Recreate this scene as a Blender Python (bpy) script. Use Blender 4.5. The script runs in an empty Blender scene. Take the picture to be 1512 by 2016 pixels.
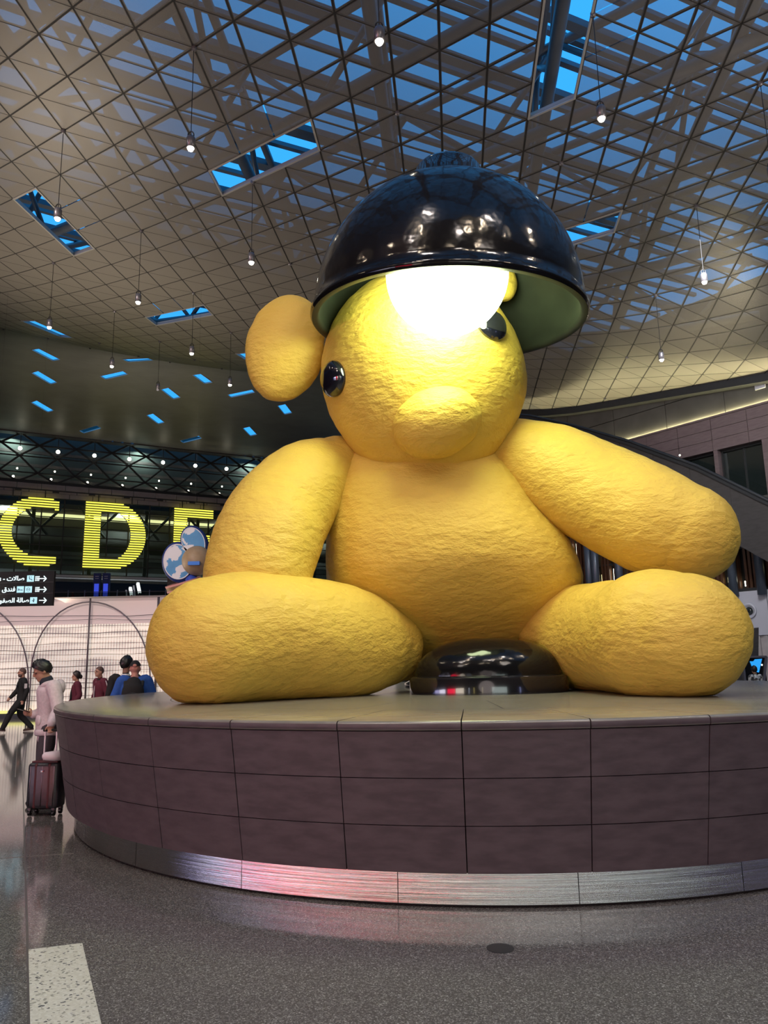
import bpy, bmesh, math, random
import numpy as np
from mathutils import Vector, Matrix, noise
random.seed(7)
S = bpy.context.scene
COL = S.collection
# ------------------------------------------------------------------ camera
F, CH, PIT, ROLL = 1514.0, 1.75, 0.191, 0.019          # focal length in px of a 1512x2016 frame
cp, sp, cr, sr = math.cos(PIT), math.sin(PIT), math.cos(ROLL), math.sin(ROLL)
fw = Vector((0, cp, sp)); up0 = Vector((0, -sp, cp)); rt0 = Vector((1, 0, 0))
rt = rt0*cr - up0*sr; up = rt0*sr + up0*cr
cam = bpy.data.cameras.new('camera'); camo = bpy.data.objects.new('camera', cam); COL.objects.link(camo)
cam.sensor_fit = 'VERTICAL'; cam.sensor_height = 24.0; cam.lens = 24.0*F/2016.0
cam.clip_end = 400
camo.matrix_world = Matrix.Translation((0, 0, CH)) @ Matrix((rt, up, -fw)).transposed().to_4x4()
S.camera = camo
# ------------------------------------------------------------------ view, sky
S.view_settings.view_transform = 'Standard'; S.view_settings.look = 'None'
S.view_settings.gamma = 1.0; S.view_settings.use_curve_mapping = False
S.view_settings.exposure = 0.0
S.cycles.max_bounces = 7; S.cycles.diffuse_bounces = 3; S.cycles.glossy_bounces = 4
S.cycles.transparent_max_bounces = 24; S.cycles.sample_clamp_indirect = 6
S.cycles.use_denoising = True
W = bpy.data.worlds.new('dusk_sky'); S.world = W; W.use_nodes = True
bg = W.node_tree.nodes['Background']; bg.inputs[0].default_value = (.034, .34, .86, 1); bg.inputs[1].default_value = 1.4
# ------------------------------------------------------------------ lights
def look(o, tgt):
    o.rotation_euler = (Vector(tgt)-Vector(o.location)).to_track_quat('-Z', 'Y').to_euler()
def area(name, loc, tgt, size, power, col, spread=180):
    l = bpy.data.lights.new(name, 'AREA'); l.shape = 'DISK'; l.size = size; l.energy = power; l.color = col
    l.spread = math.radians(spread)
    o = bpy.data.objects.new(name, l); COL.objects.link(o); o.location = loc; look(o, tgt); return o
def spot(name, loc, tgt, power, col, ang=50, rad=.12, blend=.6):
    l = bpy.data.lights.new(name, 'SPOT'); l.energy = power; l.color = col; l.spot_size = math.radians(ang)
    l.spot_blend = blend; l.shadow_soft_size = rad
    o = bpy.data.objects.new(name, l); COL.objects.link(o); o.location = loc; look(o, tgt); return o
WARM = (1, .80, .58); NEUT = (1, .88, .78)
area('hall_light_front_right', (7, -5, 12.5), (1, 10, 3.5), 3.0, 260, NEUT)
area('hall_light_front_left', (-7, -4, 12.5), (0, 10, 3), 3.0, 170, NEUT)
area('shop_light_low', (1, -9, 3.5), (1, 10, 3), 5.0, 110, (1, .84, .80))  # unseen fill lamp, low in front of the bear
spot('track_spot_a', (4.5, 1.5, 13.2), (1.4, 10, 2.6), 520, WARM, 38, .15)
spot('track_spot_b', (-3.0, 1.0, 13.2), (-1.0, 9.5, 2.4), 300, WARM, 40, .15)
spot('track_spot_c', (9.2, 6.0, 13.4), (2.6, 9.5, 3.0), 620, WARM, 45, .15)
area('uplight_left', (-13, 26, 4.5), (-8, 25, 14.5), 5, 540, (1, .87, .68), 130)
area('uplight_right', (12.5, 25, 9.8), (9.5, 25.5, 13.6), 1.5, 70, (1, .9, .6), 120)  # added lamp standing in for the cove's wash on the roof
area('uplight_right_near', (10, 9, 5), (8, 15, 14), 3, 330, NEUT, 140)  # added lamp, no fixture: brightens the roof members at right
area('far_hall_uplight', (-22, 62, 14), (-22, 72, 28), 6, 550, NEUT, 150)  # added lamp, no fixture: lifts the dark far roof
area('uplight_near', (-8, 12, 5), (-6, 16, 14), 4, 45, WARM, 140)
for x_, y_ in ((-4.5, .5), (-1.2, 3.6), (1.8, -.6), (5.0, 3.2)): area('hall_light_overhead', (x_, y_, 13.2), (x_*.6, y_+1, 0), .8, 140, (1, .88, .80), 150)  # added lamps, no fixtures: brighten the floor near the camera
area('hall_left', (-13, 10, 13.4), (-11, 24, 2), 4, 900, NEUT, 130)  # added lamp, no fixture: lifts the dim left side of the hall
area('hall_right_wall', (9, 19, 12.5), (13, 31, 5), 3, 380, (.95, .95, 1), 110)  # added lamp, no fixture: brightens the lower right wall
for k_ in range(5): area('truss_back_light', (-43+k_*13+.47*-1.6, 86+k_*6.9+.883*1.6, 28.3), (-43+k_*13-1.4, 86+k_*6.9+2.6, 24), 2.5, 330, (.85, 1, .93), 170)  # added unseen lamps: brighten the glass behind the dark truss members
for k_ in range(5): area('facade_inner_light', (-43+k_*12-1.1, 86+k_*6.4+2.2, 20.4), (-43+k_*12-2.2, 86+k_*6.4+4.2, 14), 2, 1500, (.9, 1, .95), 170)  # added unseen lamps: brighten the rooms behind the curtain wall
for x_, y_ in ((-6.5, 2.4), (-2.2, 3.0), (2.6, 1.6), (6.8, 2.8), (-4.2, -2.5), (.6, -3.2), (5.0, -2.0), (9.5, 5.5), (-9.5, 6.0)):
    spot('ceiling_spot', (x_, y_, 12.2), (x_*.25+.6, 9.5, 3.5), 190, WARM, 55, .14)
# ------------------------------------------------------------------ helpers: rays and roof
def ray(x, y):
    a = x-756.0; b = 1008.0-y
    u = (a*cr+b*sr)/F; v = (-a*sr+b*cr)/F
    return Vector((u, cp-v*sp, sp+v*cp))
EYE = Vector((0, 0, CH))
def PY(x, y, Y): r = ray(x, y); return EYE + r*(Y/r.y)
def PZ(x, y, z): r = ray(x, y); return EYE + r*((z-CH)/r.z)
def depth(p): return p[1]*cp + (p[2]-CH)*sp
def PXR(p, rpx): return rpx*depth(p)/F
def sm(x): x = min(max(x, 0.0), 1.0); return x*x*(3-2*x)
def roofz(X, Y):
    r2 = min(X-3, 0)**2 + max(Y-12, 0)**2
    R = 2.1*(r2/593.0)**1.35
    R = R/(1+(R/14.7)**3)**(1/3.0)
    return 14 + R*sm((10-X)/12.0) - .22*max(X-6.3, 0)*sm((Y-18)/10.0)
# ------------------------------------------------------------------ helpers: objects
ORG = {}
def tag(o, label=None, cat=None, group=None, kind=None):
    if label: o['label'] = label
    if cat: o['category'] = cat
    if group: o['group'] = group
    if kind: o['kind'] = kind
    return o
def thing(name, label, cat, loc, group=None):
    o = bpy.data.objects.new(name, None); COL.objects.link(o); o.location = loc; o.empty_display_size = .1
    ORG[o.name] = Vector(loc); return tag(o, label, cat, group)
def struct(name, loc=(0, 0, 0)):
    o = bpy.data.objects.new(name, None); COL.objects.link(o); o.location = loc; o['kind'] = 'structure'
    ORG[o.name] = Vector(loc); return o
def link(name, me, parent=None, mats=None, smooth=False):
    """mesh given in WORLD coordinates; shifted to its parent's (or its own) origin"""
    o = bpy.data.objects.new(name, me); COL.objects.link(o)
    if parent is not None:
        org = ORG[parent.name]; o.parent = parent
    else:
        n = len(me.vertices); c = np.empty(n*3); me.vertices.foreach_get('co', c); c = c.reshape(-1, 3)
        org = Vector(((c[:, 0].min()+c[:, 0].max())/2, (c[:, 1].min()+c[:, 1].max())/2, c[:, 2].min()))
        o.location = org
    me.transform(Matrix.Translation(-org)); ORG[o.name] = org
    for m in (mats or []): me.materials.append(m)
    if smooth:
        me.polygons.foreach_set('use_smooth', [True]*len(me.polygons))
    return o
class MB:
    """collects boxes, tubes, lathes... into ONE mesh object (world coordinates)"""
    def __init__(s): s.v = []; s.f = []; s.m = []
    def add(s, vs, fs, mi=0):
        b = len(s.v); s.v += [tuple(q) for q in vs]; s.f += [tuple(b+i for i in q) for q in fs]; s.m += [mi]*len(fs); return s
    def hexa(s, p, mi=0):
        return s.add(p, [(3, 2, 1, 0), (4, 5, 6, 7), (0, 1, 5, 4), (1, 2, 6, 5), (2, 3, 7, 6), (3, 0, 4, 7)], mi)
    def box(s, c, size, R=None, mi=0):
        c = Vector(c); hx, hy, hz = [q/2 for q in size]
        pts = [(-hx, -hy, -hz), (hx, -hy, -hz), (hx, hy, -hz), (-hx, hy, -hz), (-hx, -hy, hz), (hx, -hy, hz), (hx, hy, hz), (-hx, hy, hz)]
        pts = [Vector(q) for q in pts]
        if R is not None: pts = [R @ q for q in pts]
        return s.hexa([c+q for q in pts], mi)
    def bar(s, a, b, w, h, upv=(0, 0, 1), mi=0):
        a = Vector(a); b = Vector(b); d = (b-a).normalized(); u = d.cross(Vector(upv))
        if u.length < 1e-4: u = d.cross(Vector((1, 0, 0)))
        u.normalize(); n = u.cross(d)
        u *= w/2; n *= h/2
        return s.hexa([a-u-n, a+u-n, a+u+n, a-u+n, b-u-n, b+u-n, b+u+n, b-u+n], mi)
    def tube(s, pts, rad, seg=10, mi=0, squash=1.0, cap=True, sub=0, ref=(0, 0, 1), round_ends=0):
        P = [Vector(q) for q in pts]; R = list(rad) if hasattr(rad, '__len__') else [rad]*len(P)
        if sub: P, R = catmull(P, R, sub)
        if round_ends:
            P2, R2 = [], []
            for k in range(round_ends):
                t = (k+.35)/round_ends*math.pi/2; d0 = (P[0]-P[1]).normalized()
                P2.append(P[0]+d0*R[0]*math.cos(t)); R2.append(R[0]*math.sin(t))
            P2 += P; R2 += R
            for k in reversed(range(round_ends)):
                t = (k+.35)/round_ends*math.pi/2; d1 = (P[-1]-P[-2]).normalized()
                P2.append(P[-1]+d1*R[-1]*math.cos(t)); R2.append(R[-1]*math.sin(t))
            P, R = P2, R2
        n = len(P); vs = []; U = None
        for i in range(n):
            d = (P[min(i+1, n-1)]-P[max(i-1, 0)]).normalized()
            if U is None:
                U = d.cross(Vector(ref))
                if U.length < 1e-3: U = d.cross(Vector((1, 0, 0)))
            U = (U - d*U.dot(d)).normalized(); N = d.cross(U)
            for k in range(seg):
                t = 2*math.pi*k/seg
                vs.append(P[i] + (U*math.cos(t) + N*math.sin(t)*squash)*R[i])
        fs = [(i*seg+k, i*seg+(k+1) % seg, (i+1)*seg+(k+1) % seg, (i+1)*seg+k) for i in range(n-1) for k in range(seg)]
        if cap: fs += [tuple(range(seg))[::-1], tuple((n-1)*seg+k for k in range(seg))]
        return s.add(vs, fs, mi)
    def lathe(s, c, prof, seg=32, R=None, mi=0, closed=False):
        """prof: list of (radius, height)"""
        c = Vector(c); vs = []; n = len(prof)
        for r, z in prof:
            for k in range(seg):
                t = 2*math.pi*k/seg; q = Vector((r*math.cos(t), r*math.sin(t), z)); vs.append(c + (R @ q if R else q))
        fs = [(i*seg+k, i*seg+(k+1) % seg, (i+1)*seg+(k+1) % seg, (i+1)*seg+k) for i in range(n-1) for k in range(seg)]
        if closed: fs += [((n-1)*seg+k, (n-1)*seg+(k+1) % seg, (k+1) % seg, k) for k in range(seg)]
        else: fs += [tuple(range(seg))[::-1], tuple((n-1)*seg+k for k in range(seg))]
        return s.add(vs, fs, mi)
    def ball(s, c, r, seg=16, rings=10, R=None, mi=0):
        rx, ry, rz = r if hasattr(r, '__len__') else (r, r, r)
        c = Vector(c); vs = []
        for i in range(1, rings):
            t = math.pi*i/rings
            for k in range(seg):
                p = 2*math.pi*k/seg; q = Vector((rx*math.sin(t)*math.cos(p), ry*math.sin(t)*math.sin(p), -rz*math.cos(t)))
                vs.append(c + (R @ q if R else q))
        a = len(vs); q0 = Vector((0, 0, -rz)); q1 = Vector((0, 0, rz)); vs += [c+(R @ q0 if R else q0), c+(R @ q1 if R else q1)]
        fs = [(i*seg+k, i*seg+(k+1) % seg, (i+1)*seg+(k+1) % seg, (i+1)*seg+k) for i in range(rings-2) for k in range(seg)]
        fs += [(a, (k+1) % seg, k) for k in range(seg)] + [(a+1, (rings-2)*seg+k, (rings-2)*seg+(k+1) % seg) for k in range(seg)]
        return s.add(vs, fs, mi)
    def prism(s, poly, off, mi=0):
        """poly: planar 3D loop; off: extrusion vector"""
        n = len(poly); off = Vector(off); a = [Vector(q) for q in poly]
        return s.add(a+[q+off for q in a], [tuple(range(n))[::-1], tuple(range(n, 2*n))]+[(i, (i+1) % n, n+(i+1) % n, n+i) for i in range(n)], mi)
    def mesh(s, name):
        me = bpy.data.meshes.new(name); me.from_pydata(s.v, [], s.f); me.update()
        if any(s.m): me.polygons.foreach_set('material_index', s.m)
        return me
    def build(s, name, mat, parent=None, smooth=False):
        return link(name, s.mesh(name), parent, mat if isinstance(mat, (list, tuple)) else [mat], smooth)
def catmull(P, R, sub):
    n = len(P); oP, oR = [], []
    for i in range(n-1):
        p0, p1, p2, p3 = P[max(i-1, 0)], P[i], P[i+1], P[min(i+2, n-1)]
        r0, r1, r2, r3 = R[max(i-1, 0)], R[i], R[i+1], R[min(i+2, n-1)]
        for k in range(sub):
            t = k/sub; a, b, c, d = -.5*t+t*t-.5*t**3, 1-2.5*t*t+1.5*t**3, .5*t+2*t*t-1.5*t**3, -.5*t*t+.5*t**3
            oP.append(p0*a+p1*b+p2*c+p3*d); oR.append(r0*a+r1*b+r2*c+r3*d)
    oP.append(P[-1]); oR.append(R[-1]); return oP, oR
def autosmooth(o, deg=35):
    me = o.data; me.polygons.foreach_set('use_smooth', [True]*len(me.polygons))
    bm = bmesh.new(); bm.from_mesh(me); a = math.radians(deg)
    for e in bm.edges:
        if len(e.link_faces) == 2 and e.calc_face_angle(0) > a: e.smooth = False
    bm.to_mesh(me); bm.free(); return o
def copy_tree(o, parent=None):
    c = o.copy(); COL.objects.link(c); c.parent = parent; ORG[c.name] = ORG.get(o.name, Vector())
    for ch in list(o.children): copy_tree(ch, c)
    return c
# ------------------------------------------------------------------ materials
class NT:
    def __init__(s, name):
        s.m = bpy.data.materials.new(name); s.m.use_nodes = True; s.t = s.m.node_tree; s.b = s.t.nodes['Principled BSDF']; s.out = s.t.nodes['Material Output']
    def n(s, typ, **kw):
        x = s.t.nodes.new(typ)
        for k, v in kw.items():
            if k in x.inputs.keys(): x.inputs[k].default_value = v
            else: setattr(x, k, v)
        return x
    def l(s, a, b): s.t.links.new(a, b)
    def math(s, op, a, b=None):
        x = s.n('ShaderNodeMath', operation=op)
        for i, q in enumerate((a, b)):
            if q is None: continue
            if isinstance(q, (int, float)): x.inputs[i].default_value = q
            else: s.l(q, x.inputs[i])
        return x.outputs[0]
    def co(s, kind='Object', scale=(1, 1, 1)):
        c = s.n('ShaderNodeTexCoord'); mp = s.n('ShaderNodeMapping'); mp.inputs['Scale'].default_value = scale
        s.l(c.outputs[kind], mp.inputs[0]); return mp.outputs[0]
    def ramp(s, fac, stops, interp='LINEAR'):
        r = s.n('ShaderNodeValToRGB'); r.color_ramp.interpolation = interp; e = r.color_ramp.elements
        while len(e) < len(stops): e.new(.5)
        for x, (p, c) in zip(e, stops): x.position = p; x.color = (*c, 1) if len(c) == 3 else c
        s.l(fac, r.inputs[0]); return r.outputs[0]
def mat(name, col, rough=.6, metal=0, spec=.5, coat=0, em=None, ems=0, trans=0, alpha=1, sheen=0):
    q = NT(name); b = q.b.inputs
    b['Base Color'].default_value = (*col, 1); b['Roughness'].default_value = rough; b['Metallic'].default_value = metal
    b['Specular IOR Level'].default_value = spec; b['Coat Weight'].default_value = coat; b['Coat Roughness'].default_value = .05
    if em: b['Emission Color'].default_value = (*em, 1); b['Emission Strength'].default_value = ems
    b['Transmission Weight'].default_value = trans; b['Alpha'].default_value = alpha; b['Sheen Weight'].default_value = sheen
    return q.m
def grainy(name, c1, c2, scale, rough, stretch=(1, 1, 1), bump=0, detail=4, spec=.5, metal=0, lo=.35, hi=.65, coat=0):
    q = NT(name); v = q.co('Object', stretch); t = q.n('ShaderNodeTexNoise', Scale=scale, Detail=detail); q.l(v, t.inputs['Vector'])
    q.l(q.ramp(t.outputs['Fac'], [(lo, c1), (hi, c2)]), q.b.inputs['Base Color'])
    q.b.inputs['Roughness'].default_value = rough; q.b.inputs['Specular IOR Level'].default_value = spec; q.b.inputs['Metallic'].default_value = metal
    q.b.inputs['Coat Weight'].default_value = coat
    if bump:
        u = q.n('ShaderNodeBump', Strength=bump, Distance=.01); q.l(t.outputs['Fac'], u.inputs['Height']); q.l(u.outputs[0], q.b.inputs['Normal'])
    return q.m
def emit(name, col, s):
    return mat(name, (0, 0, 0), .5, em=col, ems=s, spec=0)
def plush_mat(name, col, col2):
    q = NT(name); v = q.co('Object')
    a = q.n('ShaderNodeTexNoise', Scale=1.1, Detail=3.0); q.l(v, a.inputs['Vector'])
    q.l(q.ramp(a.outputs['Fac'], [(.35, col2), (.65, col)]), q.b.inputs['Base Color'])
    q.b.inputs['Roughness'].default_value = .52; q.b.inputs['Specular IOR Level'].default_value = .28
    b = q.n('ShaderNodeTexNoise', Scale=7.0, Detail=3.0, Roughness=.55); q.l(q.co('Object', (1, 1, 1.9)), b.inputs['Vector'])
    c = q.n('ShaderNodeTexNoise', Scale=45.0, Detail=2.0); q.l(v, c.inputs['Vector'])
    u = q.n('ShaderNodeBump', Strength=.55, Distance=.06); q.l(b.outputs['Fac'], u.inputs['Height'])
    w = q.n('ShaderNodeBump', Strength=.25, Distance=.012); q.l(c.outputs['Fac'], w.inputs['Height']); q.l(u.outputs[0], w.inputs['Normal'])
    q.l(w.outputs[0], q.b.inputs['Normal']); return q.m
def terrazzo(name, base, chips, scale, rough):
    q = NT(name); v = q.co('Object')
    a = q.n('ShaderNodeTexVoronoi', Scale=scale); q.l(v, a.inputs['Vector'])
    sx = q.n('ShaderNodeSeparateColor'); q.l(a.outputs['Color'], sx.inputs[0])
    big = q.n('ShaderNodeTexNoise', Scale=.8, Detail=2.0); q.l(v, big.inputs['Vector'])
    r = q.ramp(sx.outputs[0], [(0, base), (.5, chips[0]), (.72, chips[1]), (.88, chips[2]), (.97, chips[3])], 'CONSTANT')
    mx = q.n('ShaderNodeMixRGB', blend_type='MULTIPLY'); mx.inputs[0].default_value = .5
    q.l(r, mx.inputs[1]); q.l(q.ramp(big.outputs['Fac'], [(.3, (.8, .8, .8)), (.7, (1, 1, 1))]), mx.inputs[2])
    q.l(mx.outputs[0], q.b.inputs['Base Color']); q.b.inputs['Roughness'].default_value = rough
    q.b.inputs['Specular IOR Level'].default_value = 1.0; return q.m
def perforated(name):
    """perforated metal: open share falls with the slant because the sheet has thickness"""
    q = NT(name); q.b.inputs['Base Color'].default_value = (.27, .245, .215, 1); q.b.inputs['Roughness'].default_value = .42
    q.b.inputs['Metallic'].default_value = .35
    g = q.n('ShaderNodeNewGeometry'); d = q.n('ShaderNodeVectorMath', operation='DOT_PRODUCT'); q.l(g.outputs['Normal'], d.inputs[0]); q.l(g.outputs['Incoming'], d.inputs[1])
    c = q.math('MAXIMUM', q.math('ABSOLUTE', d.outputs['Value']), .02)
    tn = q.math('DIVIDE', q.math('SQRT', q.math('SUBTRACT', 1.0, q.math('MULTIPLY', c, c))), c)
    op = q.math('MAXIMUM', q.math('SUBTRACT', 1.0, q.math('MULTIPLY', tn, .40)), 0.0)
    px = q.n('ShaderNodeSeparateXYZ'); q.l(g.outputs['Position'], px.inputs[0])
    mr = q.n('ShaderNodeMapRange'); q.l(px.outputs[0], mr.inputs[0])
    for i, v in ((1, -8.0), (2, 6.0), (3, .75), (4, 1.28)): mr.inputs[i].default_value = v
    tr = q.n('ShaderNodeBsdfTransparent'); mx = q.n('ShaderNodeMixShader')
    q.l(q.math('MINIMUM', q.math('MULTIPLY', op, mr.outputs[0]), .8), mx.inputs[0]); q.l(q.b.outputs[0], mx.inputs[1]); q.l(tr.outputs[0], mx.inputs[2])
    q.l(mx.outputs[0], q.out.inputs[0]); return q.m
def screen_wall(name):
    """backlit translucent corrugated screen: fine vertical flutes and soft rows"""
    q = NT(name); c = q.n('ShaderNodeTexCoord'); s = q.n('ShaderNodeSeparateXYZ'); q.l(c.outputs['Object'], s.inputs[0])
    w = q.math('SINE', q.math('MULTIPLY', s.outputs[0], 62.0))
    nz = q.n('ShaderNodeTexNoise', Scale=1.0, Detail=3.0); mp = q.n('ShaderNodeMapping'); mp.inputs['Scale'].default_value = (.5, .5, 4.0)
    q.l(c.outputs['Object'], mp.inputs[0]); q.l(mp.outputs[0], nz.inputs['Vector'])
    f = q.math('ADD', q.math('MULTIPLY', w, .13), nz.outputs['Fac'])
    col = q.ramp(f, [(.25, (.36, .30, .28)), (.62, (.90, .80, .67))])
    q.l(col, q.b.inputs['Emission Color']); q.l(col, q.b.inputs['Base Color']); q.b.inputs['Emission Strength'].default_value = .58
    q.b.inputs['Roughness'].default_value = .4; return q.m
M = {}
M['plush'] = plush_mat('plush_yellow', (.68, .47, .085), (.63, .425, .076))
M['nose'] = plush_mat('plush_muzzle', (.69, .48, .086), (.64, .435, .078))
M['black'] = grainy('black_enamel', (.006, .006, .008), (.012, .011, .013), 3, .13, bump=.0, coat=.6)
q = NT('black_enamel_dome'); v = q.co('Object'); t = q.n('ShaderNodeTexNoise', Scale=2.2, Detail=3.0); q.l(v, t.inputs['Vector'])
u = q.n('ShaderNodeBump', Strength=.16, Distance=.12); q.l(t.outputs['Fac'], u.inputs['Height']); q.l(u.outputs[0], q.b.inputs['Normal'])
q.b.inputs['Base Color'].default_value = (.005, .005, .006, 1); q.b.inputs['Specular IOR Level'].default_value = .32; q.b.inputs['Roughness'].default_value = .12; M['dome'] = q.m
M['dome_in'] = grainy('shade_lining', (.014, .017, .013), (.022, .027, .02), 2.5, .45)
M['bulb'] = emit('bulb_glass', (.85, 1, .56), 25.0)
M['eye'] = mat('eye_black', (.006, .006, .012), .08, coat=1)
M['eye_rim'] = mat('eye_rim', (.02, .024, .03), .15, coat=1)
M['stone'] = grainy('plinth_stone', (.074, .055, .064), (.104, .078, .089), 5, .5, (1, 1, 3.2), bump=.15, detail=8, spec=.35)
M['stone_top'] = grainy('plinth_top_stone', (.155, .143, .125), (.205, .19, .168), 2.2, .24, (1, 3, 1), detail=6, spec=.55)  # same stone as the sides, lightened in colour for the polished top's reflections
M['joint'] = mat('dark_joint', (.012, .010, .011), .9)
q = NT('brushed_steel'); v = q.co('Object', (0, 0, 620)); t = q.n('ShaderNodeTexNoise', Scale=3.0, Detail=2.0); q.l(v, t.inputs['Vector'])
q.b.inputs['Base Color'].default_value = (.62, .60, .60, 1); q.b.inputs['Metallic'].default_value = 1; q.b.inputs['Roughness'].default_value = .07
u = q.n('ShaderNodeBump', Strength=.7, Distance=.0008); q.l(t.outputs['Fac'], u.inputs['Height']); q.l(u.outputs[0], q.b.inputs['Normal']); M['steel'] = q.m
M['floor'] = terrazzo('floor_terrazzo', (.112, .102, .096), [(.170, .158, .148), (.225, .21, .196), (.30, .285, .265), (.44, .42, .40)], 140, .085)
M['inlay'] = terrazzo('cream_terrazzo', (.74, .70, .60), [(.80, .76, .66), (.82, .79, .70), (.42, .40, .34), (.16, .16, .16)], 75, .16)
M['brass'] = mat('divider_metal', (.23, .21, .2), .3, .6)
M['perf'] = perforated('perforated_panel')
M['roof_solid'] = grainy('roof_cladding', (.155, .148, .142), (.185, .178, .17), .6, .45)
M['bar'] = mat('grid_bar', (.012, .011, .011), .6)  # black that gives the shadow gaps between roof panels
M['pipe'] = mat('roof_pipe', (.20, .205, .22), .38, .2)
M['purlin'] = mat('roof_purlin', (.17, .19, .22), .5)
M['skyframe'] = mat('skylight_frame', (.42, .41, .38), .4, .3)
M['wire'] = mat('wire', (.03, .03, .03), .4, .5)
M['lamp_body'] = mat('lamp_body', (.20, .19, .20), .35, .6)
M['lamp_lens'] = emit('lamp_lens', (1, .92, .72), 30)
M['dark'] = mat('dark_grey', (.020, .021, .022), .5)
M['glassdark'] = mat('dark_glass', (.012, .017, .016), .06, spec=.6, coat=.3)
q = NT('clear_dark_pane'); tr_ = q.n('ShaderNodeBsdfTransparent'); tr_.inputs[0].default_value = (.62, .68, .66, 1); mx_ = q.n('ShaderNodeMixShader'); mx_.inputs[0].default_value = .72; q.b.inputs['Base Color'].default_value = (.035, .045, .043, 1); q.b.inputs['Roughness'].default_value = .08; q.l(q.b.outputs[0], mx_.inputs[1]); q.l(tr_.outputs[0], mx_.inputs[2]); q.l(mx_.outputs[0], q.out.inputs[0]); M['pane'] = q.m
M['facade_metal'] = mat('facade_metal', (.010, .011, .011), .6); M['truss_glass'] = mat('truss_glass', (.06, .075, .068), .8, spec=0)
M['palepanel'] = grainy('pale_panel', (.24, .205, .20), (.28, .24, .235), 1.2, .45)
M['neon'] = emit('neon_yellow', (1, .93, .10), 1.3)
M['neon_core'] = emit('neon_core', (1, .93, .28), 1.6)
M['cove'] = emit('cove_light', (1, .88, .42), 4.2)
M['coveb'] = emit('cove_bright', (1, .90, .50), 95)
M['tiny'] = emit('tiny_lamp', (1, .93, .72), 9)
M['sign'] = mat('sign_black', (.004, .004, .005), .6, spec=.2)
M['signtext'] = emit('sign_text', (.80, .97, 1), 1.5)
M['signicon'] = emit('sign_icon', (.55, .88, 1), 1.05)
M['glyph'] = mat('sign_glyph', (.05, .12, .16), .5)
M['screen_wall'] = screen_wall('backlit_screen')
M['screen_top'] = mat('screen_top', (.55, .44, .42), .5, em=(.62, .47, .45), ems=.42)  # dimmer copy of the screen: weaker backlight put into its colour
M['rib'] = mat('screen_rib', (.16, .135, .15), .4, .4)
M['yellowstrip'] = emit('yellow_strip', (1, .93, .30), 1.0)
M['pinkstone'] = grainy('pink_stone', (.118, .082, .082), (.155, .112, .11), 3, .5, (1, 1, 6), detail=6)
M['greypanel'] = grainy('grey_panel', (.060, .057, .052), (.075, .072, .066), 1.5, .45)
M['ramp'] = grainy('ramp_cladding', (.036, .032, .030), (.05, .045, .043), 3, .5, (1, 1, 4))
M['wood'] = grainy('dark_wood', (.055, .022, .010), (.10, .042, .018), 6, .4, (1, 1, .2))
M['column'] = mat('column_blue', (.085, .105, .135), .35, .3)
M['whitepanel'] = mat('white_panel', (.46, .46, .51), .45)
M['corr'] = grainy('corrugated', (.34, .31, .30), (.40, .37, .36), 4, .5)
M['chrome'] = mat('chrome', (.7, .7, .74), .15, 1)
M['skin'] = mat('skin', (.42, .22, .15), .55)
M['skin2'] = mat('skin_dark', (.24, .115, .075), .55)
M['skinp'] = mat('skin_pink', (.50, .23, .18), .55)
M['hair'] = mat('hair_black', (.008, .007, .007), .45)
M['hairb'] = mat('hair_brown', (.022, .012, .010), .5)
M['stubble'] = mat('stubble', (.10, .055, .045), .7)
def cloth(n, c, r=.85): return grainy(n, tuple(x*.86 for x in c), c, 30, r, bump=.2)
M['hoodie'] = cloth('hoodie_fleece', (.62, .52, .55)); M['trousers'] = cloth('dark_trousers', (.055, .045, .055))
M['scarf'] = cloth('navy_cloth', (.022, .026, .04)); M['blackcloth'] = cloth('black_cloth', (.008, .008, .009))
M['shoe'] = cloth('brown_shoe', (.055, .028, .022)); M['sole'] = mat('sole', (.45, .40, .37), .7)
M['maroon'] = cloth('maroon_cloth', (.10, .010, .025)); M['stripe'] = cloth('white_stripe', (.6, .55, .56))
M['blue'] = cloth('blue_fleece', (.018, .085, .36)); M['collar'] = mat('collar_white', (.75, .72, .70), .8)
M['case'] = grainy('suitcase_shell', (.013, .013, .017), (.019, .018, .023), 20, .42, bump=.2); M['casered'] = mat('suitcase_red', (.075, .012, .016), .6)
M['pinkish'] = mat('white_plastic', (.72, .64, .68), .4); M['red'] = mat('red_cloth', (.45, .02, .02), .7)
M['phone'] = mat('phone_black', (.008, .008, .009), .15)
M['pat'] = grainy('grey_print_cloth', (.06, .055, .05), (.62, .60, .56), 14, .8, lo=.45, hi=.55)
# ------------------------------------------------------------------ hall frames: facade (far left) and side wall (right)
FP, FD, FN = Vector((-35.38, 90, 0)), Vector((.883, .469, 0)), Vector((.469, -.883, 0))
RP, RD, RN = Vector((14.7, 28, 0)), Vector((-.606, .795, 0)), Vector((-.795, -.606, 0))
def FC(t, z, o=0.0): return FP + FD*t + FN*o + Vector((0, 0, z))
def RW(s, z, o=0.0): return RP + RD*s + RN*o + Vector((0, 0, z))
def on_plane(x, y, P, D, N, o=0.0):
    r = ray(x, y); k = ((P+N*o-EYE).dot(N))/r.dot(N); p = EYE+r*k
    return (p-P).dot(D), p.z
def fpx(x, y, o=0.0): return on_plane(x, y, FP, FD, FN, o)
def rpx(x, y, o=0.0): return on_plane(x, y, RP, RD, RN, o)
def fbox(b, t0, t1, z0, z1, o0, o1, mi=0):
    return b.hexa([FC(t0, z0, o1), FC(t1, z0, o1), FC(t1, z0, o0), FC(t0, z0, o0), FC(t0, z1, o1), FC(t1, z1, o1), FC(t1, z1, o0), FC(t0, z1, o0)], mi)
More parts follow.
